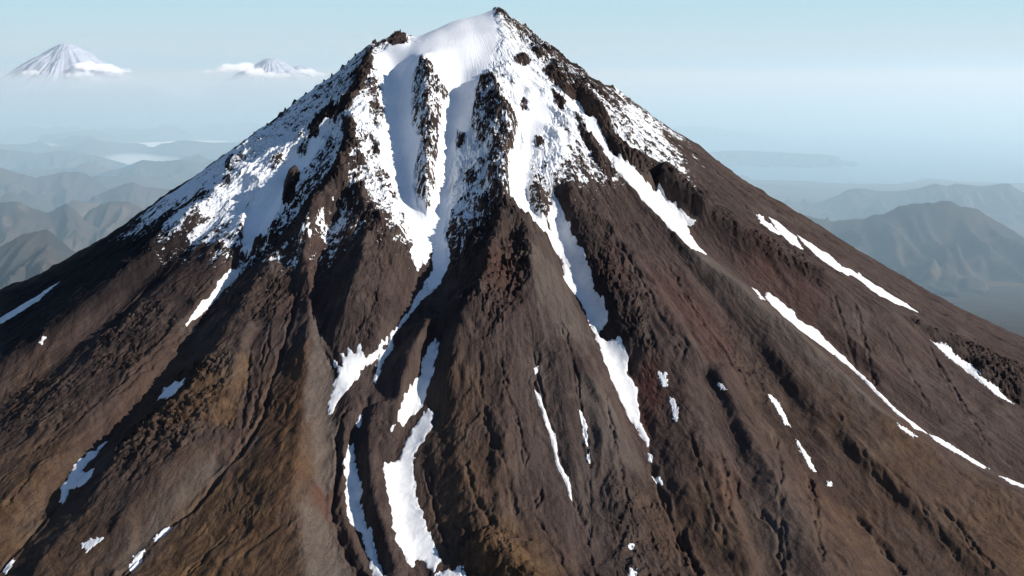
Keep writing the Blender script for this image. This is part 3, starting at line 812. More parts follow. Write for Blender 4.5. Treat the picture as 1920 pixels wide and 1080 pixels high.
def volcano_material():
    m = new_mat('volcanic_slope'); g = N(m)
    pos = g.n('NewGeometry').outputs['Position']
    flow = g.attr('flow')[1]
    tint = g.n('SeparateColor'); g.l(g.attr('tint')[0], tint.inputs[0])
    ochre, red, pale = tint.outputs[0], tint.outputs[1], tint.outputs[2]
    cover = g.attr('cover')[2]; rgh = g.attr('rough')[2]
    streak = g.noise(g.scaled(flow, (.030, .0028, 0)), 1.0, 7, .62, .6)
    streak2 = g.noise(g.scaled(flow, (.11, .009, 0)), 1.0, 5, .6, .4)
    big = g.noise(pos, .0022, 5, .6)
    med = g.noise(pos, .018, 6, .62)
    finen = g.noise(pos, .16, 4, .7)
    rock = g.mix(g.ramp(med, .35, .68), (.018, .013, .013), (.062, .042, .036))
    scree = g.mix(g.ramp(streak, .32, .7), (.031, .021, .020), (.074, .050, .043))
    c = g.mix(g.ramp(rgh, .3, .85), scree, rock)
    c = g.mix(g.math('MULTIPLY', g.ramp(streak2, .42, .75), .45), c, (.105, .078, .065))
    c = g.mix(g.ramp(big, .45, .7, 0, .4), c, (.062, .036, .026))
    c = g.mix(g.ramp(g.noise(pos, .0065, 6, .65), .5, .68, 0, .5), c, (.105, .080, .066))
    c = g.mix(g.ramp(g.noise(pos, .0048, 7, .7), .52, .66, 0, .6), c, (.030, .021, .020))
    # reddish cinder, ochre moss, pale talus
    c = g.mix(g.math('MULTIPLY', red, g.ramp(streak, .25, .6, .3, 1)), c, (.095, .036, .026))
    oc = g.mix(g.ramp(med, .35, .65), (.078, .040, .018), (.142, .080, .037))
    c = g.mix(g.math('MULTIPLY', ochre, g.ramp(g.noise(pos, .012, 6, .65), .3, .55, .5, 1)), c, oc)
    pl = g.mix(g.ramp(streak2, .3, .7), (.095, .078, .066), (.15, .125, .105))
    c = g.mix(pale, c, pl)
    # boulders and dark lichen blotches
    c = g.mix(g.ramp(finen, .60, .72, 0, .6), c, (.03, .024, .02))
    c = g.mix(g.ramp(g.noise(pos, .33, 2, .5), .66, .74, 0, .5), c, (.21, .17, .15))
    # finest grain: stones, pits and dust
    gr = g.noise(pos, .45, 3, .65)
    c = g.mix(g.ramp(gr, .52, .72, 0, .42), c, (.17, .132, .112))
    c = g.mix(g.ramp(g.noise(pos, .27, 3, .6), .52, .66, 0, .6), c, (.016, .012, .012))
    dk = g.attr('tint')[3]  # painted shade, mainly of the left flank, darkens the ground colour
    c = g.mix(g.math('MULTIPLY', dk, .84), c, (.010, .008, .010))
    # snow cover
    sn = g.noise(g.scaled(pos, (1, 1, .6)), .055, 7, .72)
    sn2 = g.noise(pos, .3, 4, .7)
    dens = g.math('ADD', g.math('MULTIPLY', sn, .75), g.math('MULTIPLY', sn2, .25))
    thr = g.math('SUBTRACT', 1.0, cover)          # cover .5 -> noise above .5
    thr = g.math('ADD', g.math('MULTIPLY', g.math('SUBTRACT', thr, .5), .42), .5)
    mask = g.ramp(g.math('SUBTRACT', dens, thr), -.012, .02)
    mask = g.math('MULTIPLY', mask, g.ramp(cover, .0, .07))
    scol = g.mix(g.ramp(g.noise(pos, .02, 4), .35, .75), (.92, .92, .92), (.87, .88, .90))
    scol = g.mix(g.math('MULTIPLY', g.ramp(streak2, .5, .68), .35), scol, (.70, .69, .70))
    c = g.mix(mask, c, scol)
    bs = g.n('BsdfPrincipled')
    g.l(c, bs.inputs['Base Color'])
    bs.inputs['Roughness'].default_value = .9; bs.inputs['Specular IOR Level'].default_value = .12
    b1 = g.n('Bump'); b1.inputs['Distance'].default_value = 4.5
    g.l(g.math('ADD', g.math('MULTIPLY', rgh, .55), .5), b1.inputs['Strength'])
    hh = g.math('ADD', g.noise(pos, .07, 6, .68), g.math('MULTIPLY', finen, .8))
    smooth = g.ramp(cover, .95, 1.15, 1, .22)
    ero = g.n('TexNoise'); ero.noise_type = 'RIDGED_MULTIFRACTAL'
    g.l(g.scaled(flow, (.034, .0062, 0)), ero.inputs['Vector']); ero.inputs['Scale'].default_value = 1.0
    ero.inputs['Detail'].default_value = 5; ero.inputs['Roughness'].default_value = .62; ero.inputs['Distortion'].default_value = .35
    ero.inputs['Offset'].default_value = .9; ero.inputs['Gain'].default_value = 1.6
    hh = g.math('SUBTRACT', hh, g.math('MULTIPLY', ero.outputs['Fac'], .55))
    g.l(g.math('MULTIPLY', hh, smooth), b1.inputs['Height'])
    g.l(b1.outputs[0], bs.inputs['Normal'])
    o = g.n('OutputMaterial'); g.l(bs.outputs[0], o.inputs[0])
    return m


SNOW = snow_material()


# ------------------------------------------------------------------ mesh helpers
def grid_mesh(name, X, Y, Zv, mat, keep=None):
    ny, nx = X.shape
    idx = np.arange(nx * ny).reshape(ny, nx)
    q = np.stack([idx[:-1, :-1], idx[:-1, 1:], idx[1:, 1:], idx[1:, :-1]], -1).reshape(-1, 4)
    co = np.stack([X.ravel(), Y.ravel(), Zv.ravel()], 1)
    used = None
    if keep is not None:
        q = q[keep.ravel()]
        used = np.unique(q)
        remap = np.zeros(nx * ny, int); remap[used] = np.arange(len(used))
        q = remap[q]; co = co[used]
    me = bpy.data.meshes.new(name)
    me.vertices.add(len(co)); me.vertices.foreach_set('co', co.astype(np.float32).ravel())
    me.loops.add(len(q) * 4); me.loops.foreach_set('vertex_index', q.astype(np.int32).ravel())
    me.polygons.add(len(q))
    me.polygons.foreach_set('loop_start', np.arange(0, len(q) * 4, 4, dtype=np.int32))
    me.polygons.foreach_set('use_smooth', np.ones(len(q), bool))
    me.update(calc_edges=True)
    me.materials.append(mat)
    return me


def link(name, me, **props):
    o = bpy.data.objects.new(name, me); COL.objects.link(o)
    for k, v in props.items():
        o[k] = v
    return o


def fattr(me, name, v):
    a = me.attributes.new(name, 'FLOAT', 'POINT'); a.data.foreach_set('value', v.astype(np.float32).ravel())


# ground colour fields, with shade painted in on the left flank
ochre_f = add_field([(450, 1000, .9, 60), (350, 1060, .9, 60), (540, 850, .8, 35), (520, 760, .5, 30), (480, 950, .9, 50), (300, 760, .45, 45), (370, 720, .5, 35), (60, 900, .6, 50), (20, 1000, .8, 50),
                     (120, 1060, .6, 40), (930, 1020, .9, 28), (970, 1050, .95, 28), (880, 900, .5, 35), (860, 780, .4, 35), (1010, 1075, .8, 25), (1330, 1000, .4, 50), (1680, 900, .35, 60), (1800, 960, .4, 60),
                     (1600, 1000, .4, 60), (1480, 820, .3, 50), (1700, 830, .5, 40), (1560, 760, .35, 40), (60, 730, .3, 40), (1900, 1020, .6, 60), (430, 1080, .9, 60)])
shade_f = np.zeros(GX.shape)  # shade painted into the colour, mainly on the left flank
red_f = add_field([(598, 938, .95, 10), (610, 960, .7, 8), (1212, 730, .9, 16), (1205, 780, .6, 16), (1360, 920, .45, 10), (1375, 900, .35, 10), (930, 500, .4, 22), (1310, 600, .5, 25), (1340, 640, .45, 25), (1270, 560, .35, 30),
                   (1440, 500, .45, 30), (1500, 540, .35, 30), (530, 800, .45, 30), (560, 880, .35, 25), (520, 1000, .3, 40), (1150, 500, .3, 20), (600, 540, .2, 30), (1540, 910, .3, 20)])
pale_f = add_field([(600, 700, .5, 9), (598, 760, .5, 10), (605, 640, .5, 6), (596, 600, .5, 5), (590, 830, .35, 12), (615, 870, .4, 12), (590, 980, .55, 16), (600, 1040, .6, 18), (620, 1075, .5, 16), (575, 950, .4, 12),
                    (1360, 520, .55, 14), (1420, 575, .5, 14), (1480, 630, .4, 14), (1540, 690, .3, 14), (1300, 480, .4, 12), (1620, 760, .2, 14), (1040, 520, .25, 20), (1060, 600, .2, 20), (330, 940, .4, 14), (300, 980, .5, 14), (260, 1030, .5, 14), (390, 880, .3, 12),
                    (1610, 600, .2, 20), (1100, 900, .2, 30), (1020, 700, .2, 20), (430, 690, .25, 14), (60, 980, .3, 14), (1460, 980, .3, 25), (480, 830, .3, 8)])

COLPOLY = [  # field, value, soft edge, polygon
    (shade_f, .9, 45, [(235, 418), (300, 385), (345, 400), (400, 440), (330, 520), (240, 560), (107, 628), (0, 690), (0, 548), (60, 529), (150, 482)]),  # shadow of the left flank, painted into the ground colour
    (shade_f, .6, 25, [(545, 330), (580, 320), (560, 400), (500, 480), (450, 520), (480, 460)]),
    (shade_f, .5, 20, [(1035, 440), (1100, 400), (1160, 520), (1210, 650), (1150, 640), (1100, 540)]),
    (shade_f, .5, 25, [(1230, 330), (1420, 440), (1560, 520), (1540, 545), (1380, 470), (1230, 370)]),
    (shade_f, .5, 25, [(1430, 720), (1530, 840), (1600, 950), (1560, 940), (1480, 850), (1420, 760)]),
    (shade_f, .45, 25, [(900, 400), (940, 400), (905, 520), (860, 600), (840, 620), (860, 520)]),  # shaded left side of the pyramid ridge, painted dark
    (pale_f, .4, 20, [(995, 450), (1060, 530), (1110, 640), (1060, 640), (1000, 560)]),
    (pale_f, .35, 25, [(1080, 700), (1150, 750), (1200, 870), (1150, 900), (1100, 800)]),
    (pale_f, .6, 8, [(583, 585), (592, 595), (606, 650), (628, 690), (618, 770), (625, 790), (640, 800), (632, 830), (628, 900), (608, 930), (590, 900), (590, 860), (575, 800), (570, 740), (578, 690), (588, 650)]),
    (pale_f, .62, 8, [(553, 930), (600, 962), (622, 1000), (650, 1050), (665, 1090), (570, 1090), (568, 1000)]),
    (red_f, .95, 10, [(583, 915), (600, 912), (615, 945), (614, 965), (600, 960)]),
    (ochre_f, .7, 12, [(575, 640), (572, 720), (566, 800), (553, 925), (568, 1000), (572, 1090), (250, 1090), (330, 990), (430, 890), (470, 850), (512, 770), (545, 670)]),
    (red_f, .7, 20, [(575, 640), (570, 720), (566, 800), (550, 900), (480, 900), (500, 800), (545, 680)]),
    (ochre_f, .65, 15, [(480, 660), (455, 740), (440, 800), (350, 790), (300, 800), (330, 760), (400, 690)]),
    (pale_f, .5, 10, [(350, 880), (300, 950), (240, 1040), (210, 1090), (245, 1060), (330, 960), (420, 880), (400, 850)]),
    (pale_f, .5, 12, [(1290, 455), (1330, 480), (1430, 560), (1560, 680), (1700, 800), (1640, 770), (1500, 660), (1400, 570), (1300, 490)]),
    (red_f, .8, 14, [(1195, 690), (1225, 680), (1240, 740), (1225, 800), (1205, 790), (1198, 740)]),
]
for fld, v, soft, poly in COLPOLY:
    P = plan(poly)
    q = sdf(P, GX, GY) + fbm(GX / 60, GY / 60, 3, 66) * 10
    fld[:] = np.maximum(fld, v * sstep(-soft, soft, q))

me = grid_mesh('volcano', MX, MY, Z, volcano_material())
fattr(me, 'cover', cover); fattr(me, 'rough', Rm)
fl = np.stack([THm.ravel() * 1900, RRm.ravel(), np.zeros(RRm.size)], 1)
a = me.attributes.new('flow', 'FLOAT_VECTOR', 'POINT'); a.data.foreach_set('vector', fl.astype(np.float32).ravel())
tc = np.stack([sample(ochre_f, MX, MY) * wgt, sample(red_f, MX, MY) * wgt, sample(pale_f, MX, MY) * wgt, sample(shade_f, MX, MY) * wgt], -1)
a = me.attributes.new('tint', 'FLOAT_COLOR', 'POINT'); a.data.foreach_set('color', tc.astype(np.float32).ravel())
link('volcano', me, kind='structure', label='steep brown stratovolcano with a snow covered summit and gullied flanks')

def zfine(x, y):
    i = np.clip(np.searchsorted(AX, x) - 1, 0, NXm - 2); j = np.clip(np.searchsorted(AY, y) - 1, 0, NYm - 2)
    u = (x - AX[i]) / (AX[i + 1] - AX[i]); v = (y - AY[j]) / (AY[j + 1] - AY[j])
    return Z[j, i] * (1 - u) * (1 - v) + Z[j, i + 1] * u * (1 - v) + Z[j + 1, i] * (1 - u) * v + Z[j + 1, i + 1] * u * v


for k_, (w, s, lab, P) in enumerate(depth_list):
    ext = max(np.ptp(P[:, 0]), np.ptp(P[:, 1]))
    if ext < 260:
        # small remnants get a finer sheet of their own with ragged, broken margins
        c_ = 1.3
        X, Y = np.meshgrid(np.arange(P[:, 0].min() - 12, P[:, 0].max() + 12, c_), np.arange(P[:, 1].min() - 12, P[:, 1].max() + 12, c_))
        s = sdf(P, X, Y)
        amp = min(7.0, 1.6 + .45 * s.max())
        s = s + amp * (fbm(X / 11, Y / 17, 4, 300 + k_, gain=.6) + .5 * fbm(np.arctan2(X, -Y) * 1900 / 6, np.hypot(X, Y) / 20, 2, 340 + k_)) + .35 * amp
        sv = s > -1.5
        keep = sv[:-1, :-1] | sv[1:, :-1] | sv[:-1, 1:] | sv[1:, 1:]
        me = grid_mesh('snow_patch', X, Y, zfine(X, Y) + np.clip(s * .55, -2, 1.3) + .15, SNOW, keep)
        idx_ = np.arange(s.size).reshape(s.shape)
        q_ = np.stack([idx_[:-1, :-1], idx_[:-1, 1:], idx_[1:, 1:], idx_[1:, :-1]], -1).reshape(-1, 4)[keep.ravel()]
        fattr(me, 'margin', s.ravel()[np.unique(q_)] + 3)
        link('snow_patch', me, label=lab, category='snow patch', group='snow patches left in the gullies')
        continue
    h = np.clip(s * .4, -2.5, 2.2)
    zz = Z[w] + h
    sv = s > -5
    keep = sv[:-1, :-1] | sv[1:, :-1] | sv[:-1, 1:] | sv[1:, 1:]
    me = grid_mesh('snow_patch', MX[w], MY[w], zz, SNOW, keep)
    sm_ = s
    idx_ = np.arange(sm_.size).reshape(sm_.shape)
    q_ = np.stack([idx_[:-1, :-1], idx_[:-1, 1:], idx_[1:, 1:], idx_[1:, :-1]], -1).reshape(-1, 4)[keep.ravel()]
    fattr(me, 'margin', sm_.ravel()[np.unique(q_)])
    link('snow_patch', me, label=lab, category='snow patch', group='snow patches left in the gullies')

# ------------------------------------------------------------------ background land
def at_dist(px, py, dist):
    d = rays([px], [py])[0]
    return CAM + d * dist


def land_material(name, c1, c2, c3, sc=1.0):
    m = new_mat(name); g = N(m)
    pos = g.n('NewGeometry').outputs['Position']
    a = g.noise(pos, .00045 * sc, 8, .62); b = g.noise(pos, .0018 * sc, 6, .65)
    c = g.mix(g.ramp(a, .35, .65), c1, c2)
    c = g.mix(g.ramp(b, .55, .75, 0, .8), c, c3)
    bs = g.n('BsdfPrincipled'); g.l(c, bs.inputs['Base Color']); bs.inputs['Roughness'].default_value = .95
    bs.inputs['Specular IOR Level'].default_value = .1
    bp = g.n('Bump'); bp.inputs['Distance'].default_value = 60; bp.inputs['Strength'].default_value = .6
    g.l(g.noise(pos, .0012 * sc, 7, .6), bp.inputs['Height']); g.l(bp.outputs[0], bs.inputs['Normal'])
    o = g.n('OutputMaterial'); g.l(bs.outputs[0], o.inputs[0])
    return m


LAND = land_material('autumn_tundra', (.055, .050, .030), (.120, .070, .040), (.19, .13, .085))
HILL = land_material('hill_tundra', (.032, .036, .038), (.080, .055, .044), (.17, .12, .095), 1.6)

# one land sheet to the horizon
gx1 = np.concatenate([-np.geomspace(400000, 30000, 40), np.arange(-29700, 29701, 300), np.geomspace(30000, 400000, 40)])
gy1 = np.concatenate([np.linspace(-60000, -13000, 20), np.arange(-12000, 70001, 320), np.geomspace(71000, 600000, 50)])
LX, LY = np.meshgrid(gx1, gy1)
rr = np.hypot(LX, LY)
hillsn = ridged(LX / 6500 + fbm(LX / 9000, LY / 9000, 2, 5) * .6, LY / 6500, 6, 15, gain=.5)
left = sstep(6000, -6000, LX - .12 * LY)
LZ = 90 + (hillsn * 520) * (0.12 + .88 * left) * sstep(8000, 15000, rr) * sstep(75000, 45000, rr) + fbm(LX / 5000, LY / 5000, 4, 25) * 30
# the sea lies to the right, beyond the lowland
bay = sstep(26000, 30000, LY + fbm(LX / 5000, LY / 5000, 4, 92) * 3500) * sstep(.13, .2, LX / np.maximum(LY, 1) + fbm(LX / 9000, LY / 9000, 3, 93) * .05)
LZ = LZ * (1 - bay) - 60 * bay
LZ = np.where(rr < 9000, LZ - 120, LZ)
link('ground', grid_mesh('ground', LX, LY, LZ, LAND), kind='structure')

m = new_mat('sea_water'); g = N(m)
bs = g.n('BsdfPrincipled'); bs.inputs['Base Color'].default_value = (.03, .06, .08, 1); bs.inputs['Roughness'].default_value = .35
o = g.n('OutputMaterial'); g.l(bs.outputs[0], o.inputs[0])
sx = np.linspace(-500000, 500000, 9); sy = np.linspace(5000, 800000, 9)
SX, SY = np.meshgrid(sx, sy)
link('sea', grid_mesh('sea', SX, SY, SX * 0 + 8.0, m), kind='structure')

HILLS = [
    # distance, base z, width factor, [(px,py)], seed
    (56000, 100, 3.4, [(-60, 268), (0, 262), (60, 262), (120, 266), (180, 273), (212, 269), (240, 276), (300, 290)], 1),
    (38000, 100, 3.0, [(-60, 282), (0, 279), (50, 284), (73, 288), (110, 282), (147, 287), (187, 293), (233, 306), (270, 320)], 2),
    (31500, 100, 2.6, [(170, 335), (190, 324), (233, 313), (267, 299), (293, 302), (337, 299), (367, 306), (390, 313), (430, 305), (480, 320)], 3),
    (33000, 100, 2.6, [(380, 312), (430, 293), (480, 290), (520, 305)], 13),
    (27000, 100, 2.4, [(-50, 300), (0, 313), (30, 323), (67, 332), (117, 323), (147, 321), (167, 328), (195, 350)], 4),
    (24500, 100, 2.4, [(190, 362), (231, 345), (249, 341), (267, 349), (300, 352), (340, 358)], 5),
    (20500, 100, 2.2, [(170, 392), (190, 382), (209, 377), (240, 377), (267, 390), (300, 410)], 6),
    (20000, 100, 2.2, [(-60, 390), (-10, 380), (31, 377), (58, 389), (89, 399), (124, 380), (147, 399), (165, 420)], 7),
    (16500, 100, 2.0, [(-60, 480), (0, 462), (44, 438), (89, 429), (115, 451), (150, 480)], 8),
    (20500, 60, 3.6, [(1440, 420), (1495, 399), (1530, 408), (1561, 414), (1600, 410), (1619, 410), (1641, 401), (1658, 401), (1682, 387), (1709, 381), (1744, 379), (1779, 374), (1802, 387), (1829, 389), (1857, 407), (1892, 426), (1930, 452), (1990, 490)], 9),
    (28500, 40, 3.2, [(1540, 378), (1569, 366), (1592, 354), (1615, 352), (1647, 358), (1685, 358), (1724, 352), (1752, 343), (1775, 348), (1794, 343), (1841, 349), (1875, 344), (1892, 343), (1907, 354), (1930, 366), (1990, 385)], 10),
    (44000, 20, 4.5, [(1280, 290), (1347, 283), (1398, 282), (1475, 286), (1540, 289), (1569, 292), (1580, 302), (1604, 303), (1622, 315), (1632, 327)], 11),
    (62000, 20, 5.0, [(1230, 245), (1289, 237), (1340, 239), (1413, 251), (1470, 262)], 12),
]


def hill(dist, z0, wf, crest, seed):
    C = np.array([at_dist(px, py, dist) for px, py in crest])
    pad = 6000 * dist / 25000
    nx = 260; ny = 150
    zmax = C[:, 2].max() - z0
    wid = max(1200.0, zmax * wf)
    xs = np.linspace(C[:, 0].min() - wid, C[:, 0].max() + wid, nx)
    ymid = C[:, 1].mean()
    ys = np.linspace(C[:, 1].min() - wid * 1.15, C[:, 1].max() + wid * 1.15, ny)
    X, Y = np.meshgrid(xs, ys)
    s = wid
    # distance to the crest line and crest height there
    best = np.full(X.shape, 1e12); ch = np.zeros(X.shape)
    for i in range(len(C) - 1):
        ax, ay, az = C[i]; bx, by, bz = C[i + 1]
        ex, ey = bx - ax, by - ay
        t = np.clip(((X - ax) * ex + (Y - ay) * ey) / (ex * ex + ey * ey), 0, 1)
        dd = (X - ax - t * ex) ** 2 + (Y - ay - t * ey) ** 2
        mk = dd < best
        best = np.where(mk, dd, best); ch = np.where(mk, az + t * (bz - az), ch)
    dd = np.sqrt(best)
    sp = fbm(X / (s * .28) + fbm(X / s, Y / s, 2, seed + 200) * .8, Y / (s * 1.1), 4, seed * 10 + 3)
    sp = np.clip(sp, -.45, .8)
    t = dd / s * (1 + .55 * sp)
    prof = np.clip(1 - t, 0, 1) ** 1.25
    Zh = z0 - 60 + (ch - z0 + 60) * prof
    rg = ((ridged(X / (s * .28), Y / (s * .45), 6, seed * 7 + 1, gain=.5) - .9) * .13 + (ridged(X / (s * .15) + fbm(X / s, Y / s, 3, seed + 60), Y / (s * 1.3), 5, seed * 7 + 2, gain=.5) - .9) * .16) * zmax * np.clip(t * 3, 0, 1) * sstep(0, .15, prof)
    Zh = np.where(prof > 0, Zh + rg * sstep(0, .45, prof), z0 - 60)
    edge_ = np.minimum(np.minimum(X - xs[0], xs[-1] - X), np.minimum(Y - ys[0], ys[-1] - Y))
    Zh = z0 - 60 + (Zh - z0 + 60) * sstep(0, wid * .12, edge_)
    link('hills', grid_mesh('hills', X, Y, Zh, HILL), kind='structure')


for hdef in HILLS:
    hill(*hdef)

# ------------------------------------------------------------------ distant volcanoes
def far_volcano_material():
    m = new_mat('far_snow_slope'); g = N(m)
    pos = g.n('NewGeometry').outputs['Position']
    fl = g.attr('flow')[1]
    st = g.noise(g.scaled(fl, (.0022, .00035, 0)), 1, 6, .6)
    sp = g.n('SeparateXYZ'); g.l(pos, sp.inputs[0])
    c = g.mix(g.ramp(st, .5, .72, 0, .5), (.50, .52, .60), (.28, .28, .33))
    hz = g.math('ADD', sp.outputs[2], g.math('MULTIPLY', g.noise(pos, .0006, 5), 900))
    c = g.mix(g.ramp(hz, 2500, 3100, 1, 0), c, (.06, .06, .065))
    bs = g.n('BsdfPrincipled'); g.l(c, bs.inputs['Base Color']); bs.inputs['Roughness'].default_value = .9
    o = g.n('OutputMaterial'); g.l(bs.outputs[0], o.inputs[0])
    return m


FVM = far_volcano_material()


def far_volcano(px, py, dist, k, flat, seed, label, rmax):
    P = at_dist(px, py, dist)
    n = 240
    u = np.linspace(-1, 1, n); U, V = np.meshgrid(u, u)
    X = U * np.abs(U) ** .6 * rmax; Y = V * np.abs(V) ** .6 * rmax
    r = np.hypot(X, Y); th = np.arctan2(X, -Y)
    rw = r + fbm(X / 900, Y / 900, 3, seed) * 60
    h = P[2] - k * np.sqrt(np.maximum(rw - flat, 0) ** 2 + 150 ** 2) + k * 150 + np.where(r > 4500, (r - 4500) * k * .45, 0)
    h += fbm(th * 7 + 20, r / 5000, 4, seed + 5) * np.clip(r * .05, 0, 160)
    h += fbm(X / 1100, Y / 1100, 5, seed + 9) * 90
    h = np.maximum(h, -50)
    me = grid_mesh('distant_volcano', P[0] + X, P[1] + Y, h, FVM)
    flw = np.stack([th.ravel() * 4000, r.ravel(), r.ravel() * 0], 1)
    a = me.attributes.new('flow', 'FLOAT_VECTOR', 'POINT'); a.data.foreach_set('vector', flw.astype(np.float32).ravel())
    link('distant_volcano', me, kind='structure', label=label)


far_volcano(124, 83, 80000, .62, 260, 301, 'large snowy cone on the horizon, far left', 16000)
far_volcano(508, 110, 80000, .58, 200, 331, 'smaller snowy cone on the horizon among clouds', 14000)
far_volcano(567, 124, 88000, .42, 120, 361, 'smallest snowy peak beside the main flank, partly in cloud', 12000)

# ------------------------------------------------------------------ clouds
def vapour(name, dens, glow):
    m = new_mat(name); g = N(m)
    v = g.n('VolumeScatter'); v.inputs['Density'].default_value = dens; v.inputs['Color'].default_value = (1, 1, 1, 1)
    e_ = g.n('Emission'); e_.inputs['Color'].default_value = (*glow, 1); e_.inputs['Strength'].default_value = dens  # vapour glows by itself in place of sunlight scattered inside it
    s1 = g.n('AddShader'); g.l(v.outputs[0], s1.inputs[0]); g.l(e_.outputs[0], s1.inputs[1])
    o = g.n('OutputMaterial'); g.l(s1.outputs[0], o.inputs['Volume'])
    return m


CLOUD = vapour('cloud_vapour', .0022, (.34, .30, .28))


def cloud(label, dist, puffs, cat='cloud'):
    """puffs: (px, py, half width px, half height px); one remeshed body"""
    me = bpy.data.meshes.new('cloud')
    import bmesh
    bm = bmesh.new()
    rr_ = np.random.default_rng(int(puffs[0][0]) + 3)
    mpp = dist / F
    for (px, py, hw, hh) in puffs:
        n = max(9, int(hw / 1.5))
        for k in range(n):
            t = rr_.uniform(-1, 1)
            s = hh * rr_.uniform(.6, 1.25) * (1 - .45 * abs(t))
            P = at_dist(px + t * hw, py + hh * .3 * rr_.uniform(-1, 1), dist + rr_.uniform(-1, 1) * hw * mpp * .5)
            mat = Matrix.Translation(Vector(P)) @ Matrix.Diagonal((s * mpp * 1.5, s * mpp * 1.5, s * mpp, 1))
            bmesh.ops.create_icosphere(bm, subdivisions=3, radius=1.0, matrix=mat)
    bm.to_mesh(me); bm.free()
    me.materials.append(CLOUD)
    o = link('cloud', me, label=label, category='cloud', group='clouds round the far volcanoes')
    md = o.modifiers.new('merge', 'REMESH'); md.mode = 'VOXEL'; md.voxel_size = mpp * 1.2; md.use_smooth_shade = True
    tx = bpy.data.textures.new('billow', 'CLOUDS'); tx.noise_scale = mpp * 5; tx.noise_depth = 3
    dm = o.modifiers.new('billow', 'DISPLACE'); dm.texture = tx; dm.texture_coords = 'GLOBAL'; dm.strength = mpp * 4; dm.mid_level = .5
    return o


cloud('white cloud trailing right from the flank of the large far cone', 77000, [(165, 122, 20, 7), (200, 127, 22, 7), (225, 133, 18, 5)])
cloud('small flat cloud at the left foot of the large far cone', 75000, [(62, 136, 22, 4)])
cloud('thin cloud under the middle of the large far cone', 75500, [(150, 141, 26, 4)])
cloud('puffy cloud left of the smaller far cone', 77000, [(430, 128, 24, 7), (455, 126, 18, 8), (475, 135, 16, 8)])
cloud('low cloud in front of the smaller far cone', 76000, [(510, 141, 34, 5)])
cloud('bright cloud between the smallest far peak and the snowy flank', 80000, [(575, 134, 14, 6), (596, 140, 14, 4)])
cloud('faint cloud at the far left of the clouds round the smaller cone', 78000, [(390, 134, 18, 3.5)])

# low fog bank in the left valley
m = vapour('valley_fog', .0012, (.26, .22, .20))
import bmesh
bm = bmesh.new()
P = at_dist(280, 296, 46000)
bmesh.ops.create_icosphere(bm, subdivisions=5, radius=1.0, matrix=Matrix.Translation(Vector((P[0], P[1], 250))) @ Matrix.Diagonal((7600, 5500, 330, 1)))
for vtx in bm.verts:
    vtx.co.z += 60 * math.sin(vtx.co.x / 900) * math.cos(vtx.co.y / 1300)
me = bpy.data.meshes.new('fog'); bm.to_mesh(me); bm.free(); me.materials.append(m)
link('fog', me, kind='structure')

# ------------------------------------------------------------------ haze: stacked still layers of air behind the mountain
def haze(z0, z1, dens, col, absorb, glow):
    """scattering air; red light is absorbed a little, and an added emission stands in for light scattered many times over"""
    m = new_mat('haze_air'); g = N(m)
    v = g.n('VolumeScatter'); v.inputs['Density'].default_value = dens; v.inputs['Color'].default_value = (*col, 1); v.inputs['Anisotropy'].default_value = .3
    a_ = g.n('VolumeAbsorption'); a_.inputs['Density'].default_value = dens; a_.inputs['Color'].default_value = (*absorb, 1)
    e_ = g.n('Emission'); e_.inputs['Color'].default_value = (*glow, 1); e_.inputs['Strength'].default_value = dens  # added glow of the air, in place of repeatedly scattered light
    s1 = g.n('AddShader'); s2 = g.n('AddShader')
    g.l(v.outputs[0], s1.inputs[0]); g.l(a_.outputs[0], s1.inputs[1]); g.l(s1.outputs[0], s2.inputs[0]); g.l(e_.outputs[0], s2.inputs[1])
    o = g.n('OutputMaterial'); g.l(s2.outputs[0], o.inputs['Volume'])
    bm = bmesh.new()
    bmesh.ops.create_cube(bm, size=1.0, matrix=Matrix.Translation((0, 252000, (z0 + z1) / 2)) @ Matrix.Diagonal((600000, 496000, z1 - z0, 1)))
    me = bpy.data.meshes.new('haze'); bm.to_mesh(me); bm.free(); me.materials.append(m)
    link('haze', me, kind='structure')


haze(-80, 1100, 5.0e-5, (.80, .88, .95), (.93, .985, 1), (.08, .20, .27))
haze(1101, 2300, 4.6e-5, (.80, .88, .95), (.93, .985, 1), (.10, .20, .26))
haze(2301, 2800, 6.0e-5, (.82, .89, .95), (.935, .985, 1), (.13, .19, .22))
haze(2801, 2960, 3.6e-5, (.82, .90, .95), (.93, .985, 1), (.17, .19, .19))
haze(2961, 3060, 2.0e-5, (.85, .91, .96), (.92, .98, 1), (.17, .18, .18))
haze(3061, 3140, 1.2e-5, (.85, .91, .96), (.92, .98, 1), (.17, .18, .18))
haze(3141, 3400, 9.0e-6, (.84, .92, .96), (.90, .97, 1), (.16, .18, .18))
haze(3401, 4200, 6.0e-6, (.80, .92, .98), (.88, .97, 1), (.12, .18, .20))
haze(4201, 6200, 4.5e-6, (.76, .92, 1.0), (.86, .97, 1), (.08, .17, .21))

# ------------------------------------------------------------------ light
S = np.array([.87, -.28, .425]); S /= np.linalg.norm(S)
elev = math.asin(S[2]); az = math.atan2(S[0], S[1])
sun = bpy.data.lights.new('sun', 'SUN'); sun.energy = 5.8; sun.angle = math.radians(.5); sun.color = (1, .955, .89)
so = bpy.data.objects.new('sun', sun); COL.objects.link(so)
so.rotation_euler = Vector(-S).to_track_quat('-Z', 'Y').to_euler()

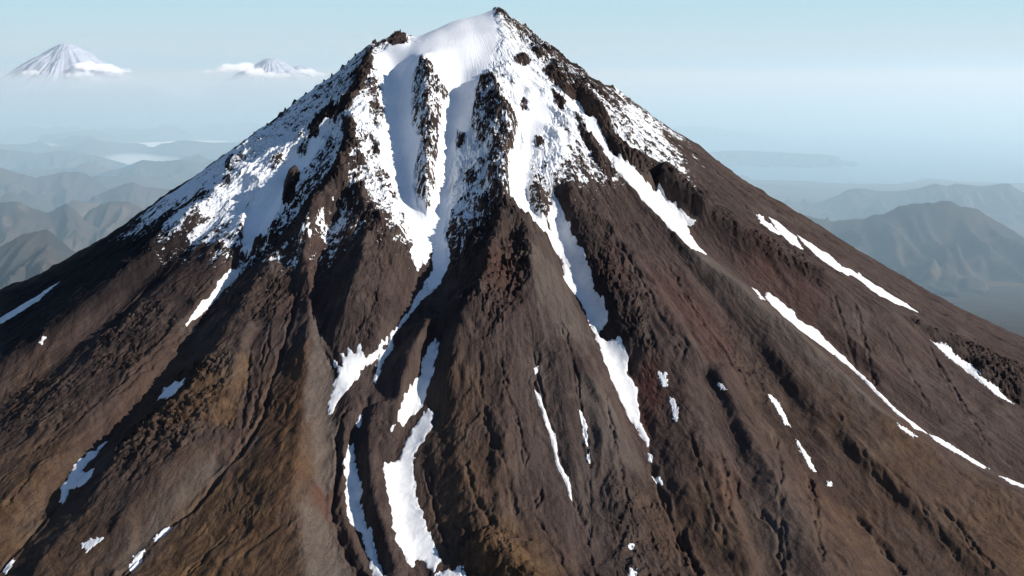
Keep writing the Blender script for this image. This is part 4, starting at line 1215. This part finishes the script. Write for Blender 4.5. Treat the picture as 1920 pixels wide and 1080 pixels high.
w = bpy.data.worlds.new('World'); scene.world = w; w.use_nodes = True
nt = w.node_tree; nt.nodes.clear()
sky = nt.nodes.new('ShaderNodeTexSky'); sky.sky_type = 'NISHITA'; sky.sun_disc = False
sky.sun_elevation = elev; sky.sun_rotation = az
sky.altitude = 2000; sky.air_density = 1.0; sky.dust_density = 1.0; sky.ozone_density = 1.0
bg = nt.nodes.new('ShaderNodeBackground'); bg.inputs[1].default_value = .10
out = nt.nodes.new('ShaderNodeOutputWorld')
sky.air_density = 1.0; sky.dust_density = .3
tcn = nt.nodes.new('ShaderNodeTexCoord'); sep = nt.nodes.new('ShaderNodeSeparateXYZ')
nt.links.new(tcn.outputs['Generated'], sep.inputs[0])
cr = nt.nodes.new('ShaderNodeValToRGB'); els = cr.color_ramp.elements
els[0].position = 0.0; els[0].color = (6.6, 7.3, 7.5, 1)
els[1].position = 1.0; els[1].color = (.5, 1.0, 2.4, 1)
for p_, c_ in ((.015, (6.5, 7.35, 7.65, 1)), (.04, (5.5, 7.4, 8.2, 1)), (.08, (4.4, 7.2, 8.8, 1)), (.2, (2.0, 3.6, 5.6, 1)), (.4, (.9, 1.8, 3.6, 1))):
    e_ = els.new(p_); e_.color = c_
nt.links.new(sep.outputs[2], cr.inputs[0])
mr = nt.nodes.new('ShaderNodeMapRange'); mr.inputs[1].default_value = .08; mr.inputs[2].default_value = .5; mr.inputs[3].default_value = 1.0; mr.inputs[4].default_value = 0.7
nt.links.new(sep.outputs[2], mr.inputs[0])
mx = nt.nodes.new('ShaderNodeMix'); mx.data_type = 'RGBA'
nt.links.new(mr.outputs[0], mx.inputs[0]); nt.links.new(sky.outputs[0], mx.inputs[6]); nt.links.new(cr.outputs[0], mx.inputs[7])
nt.links.new(mx.outputs[2], bg.inputs[0]); nt.links.new(bg.outputs[0], out.inputs[0])

scene.view_settings.view_transform = 'Standard'; scene.view_settings.look = 'None'
scene.view_settings.exposure = 0; scene.view_settings.gamma = 1
scene.cycles.volume_bounces = 4
scene.cycles.transparent_max_bounces = 64
scene.cycles.max_bounces = 6; scene.cycles.diffuse_bounces = 2
scene.cycles.use_denoising = True
print('script', time.time() - T0)
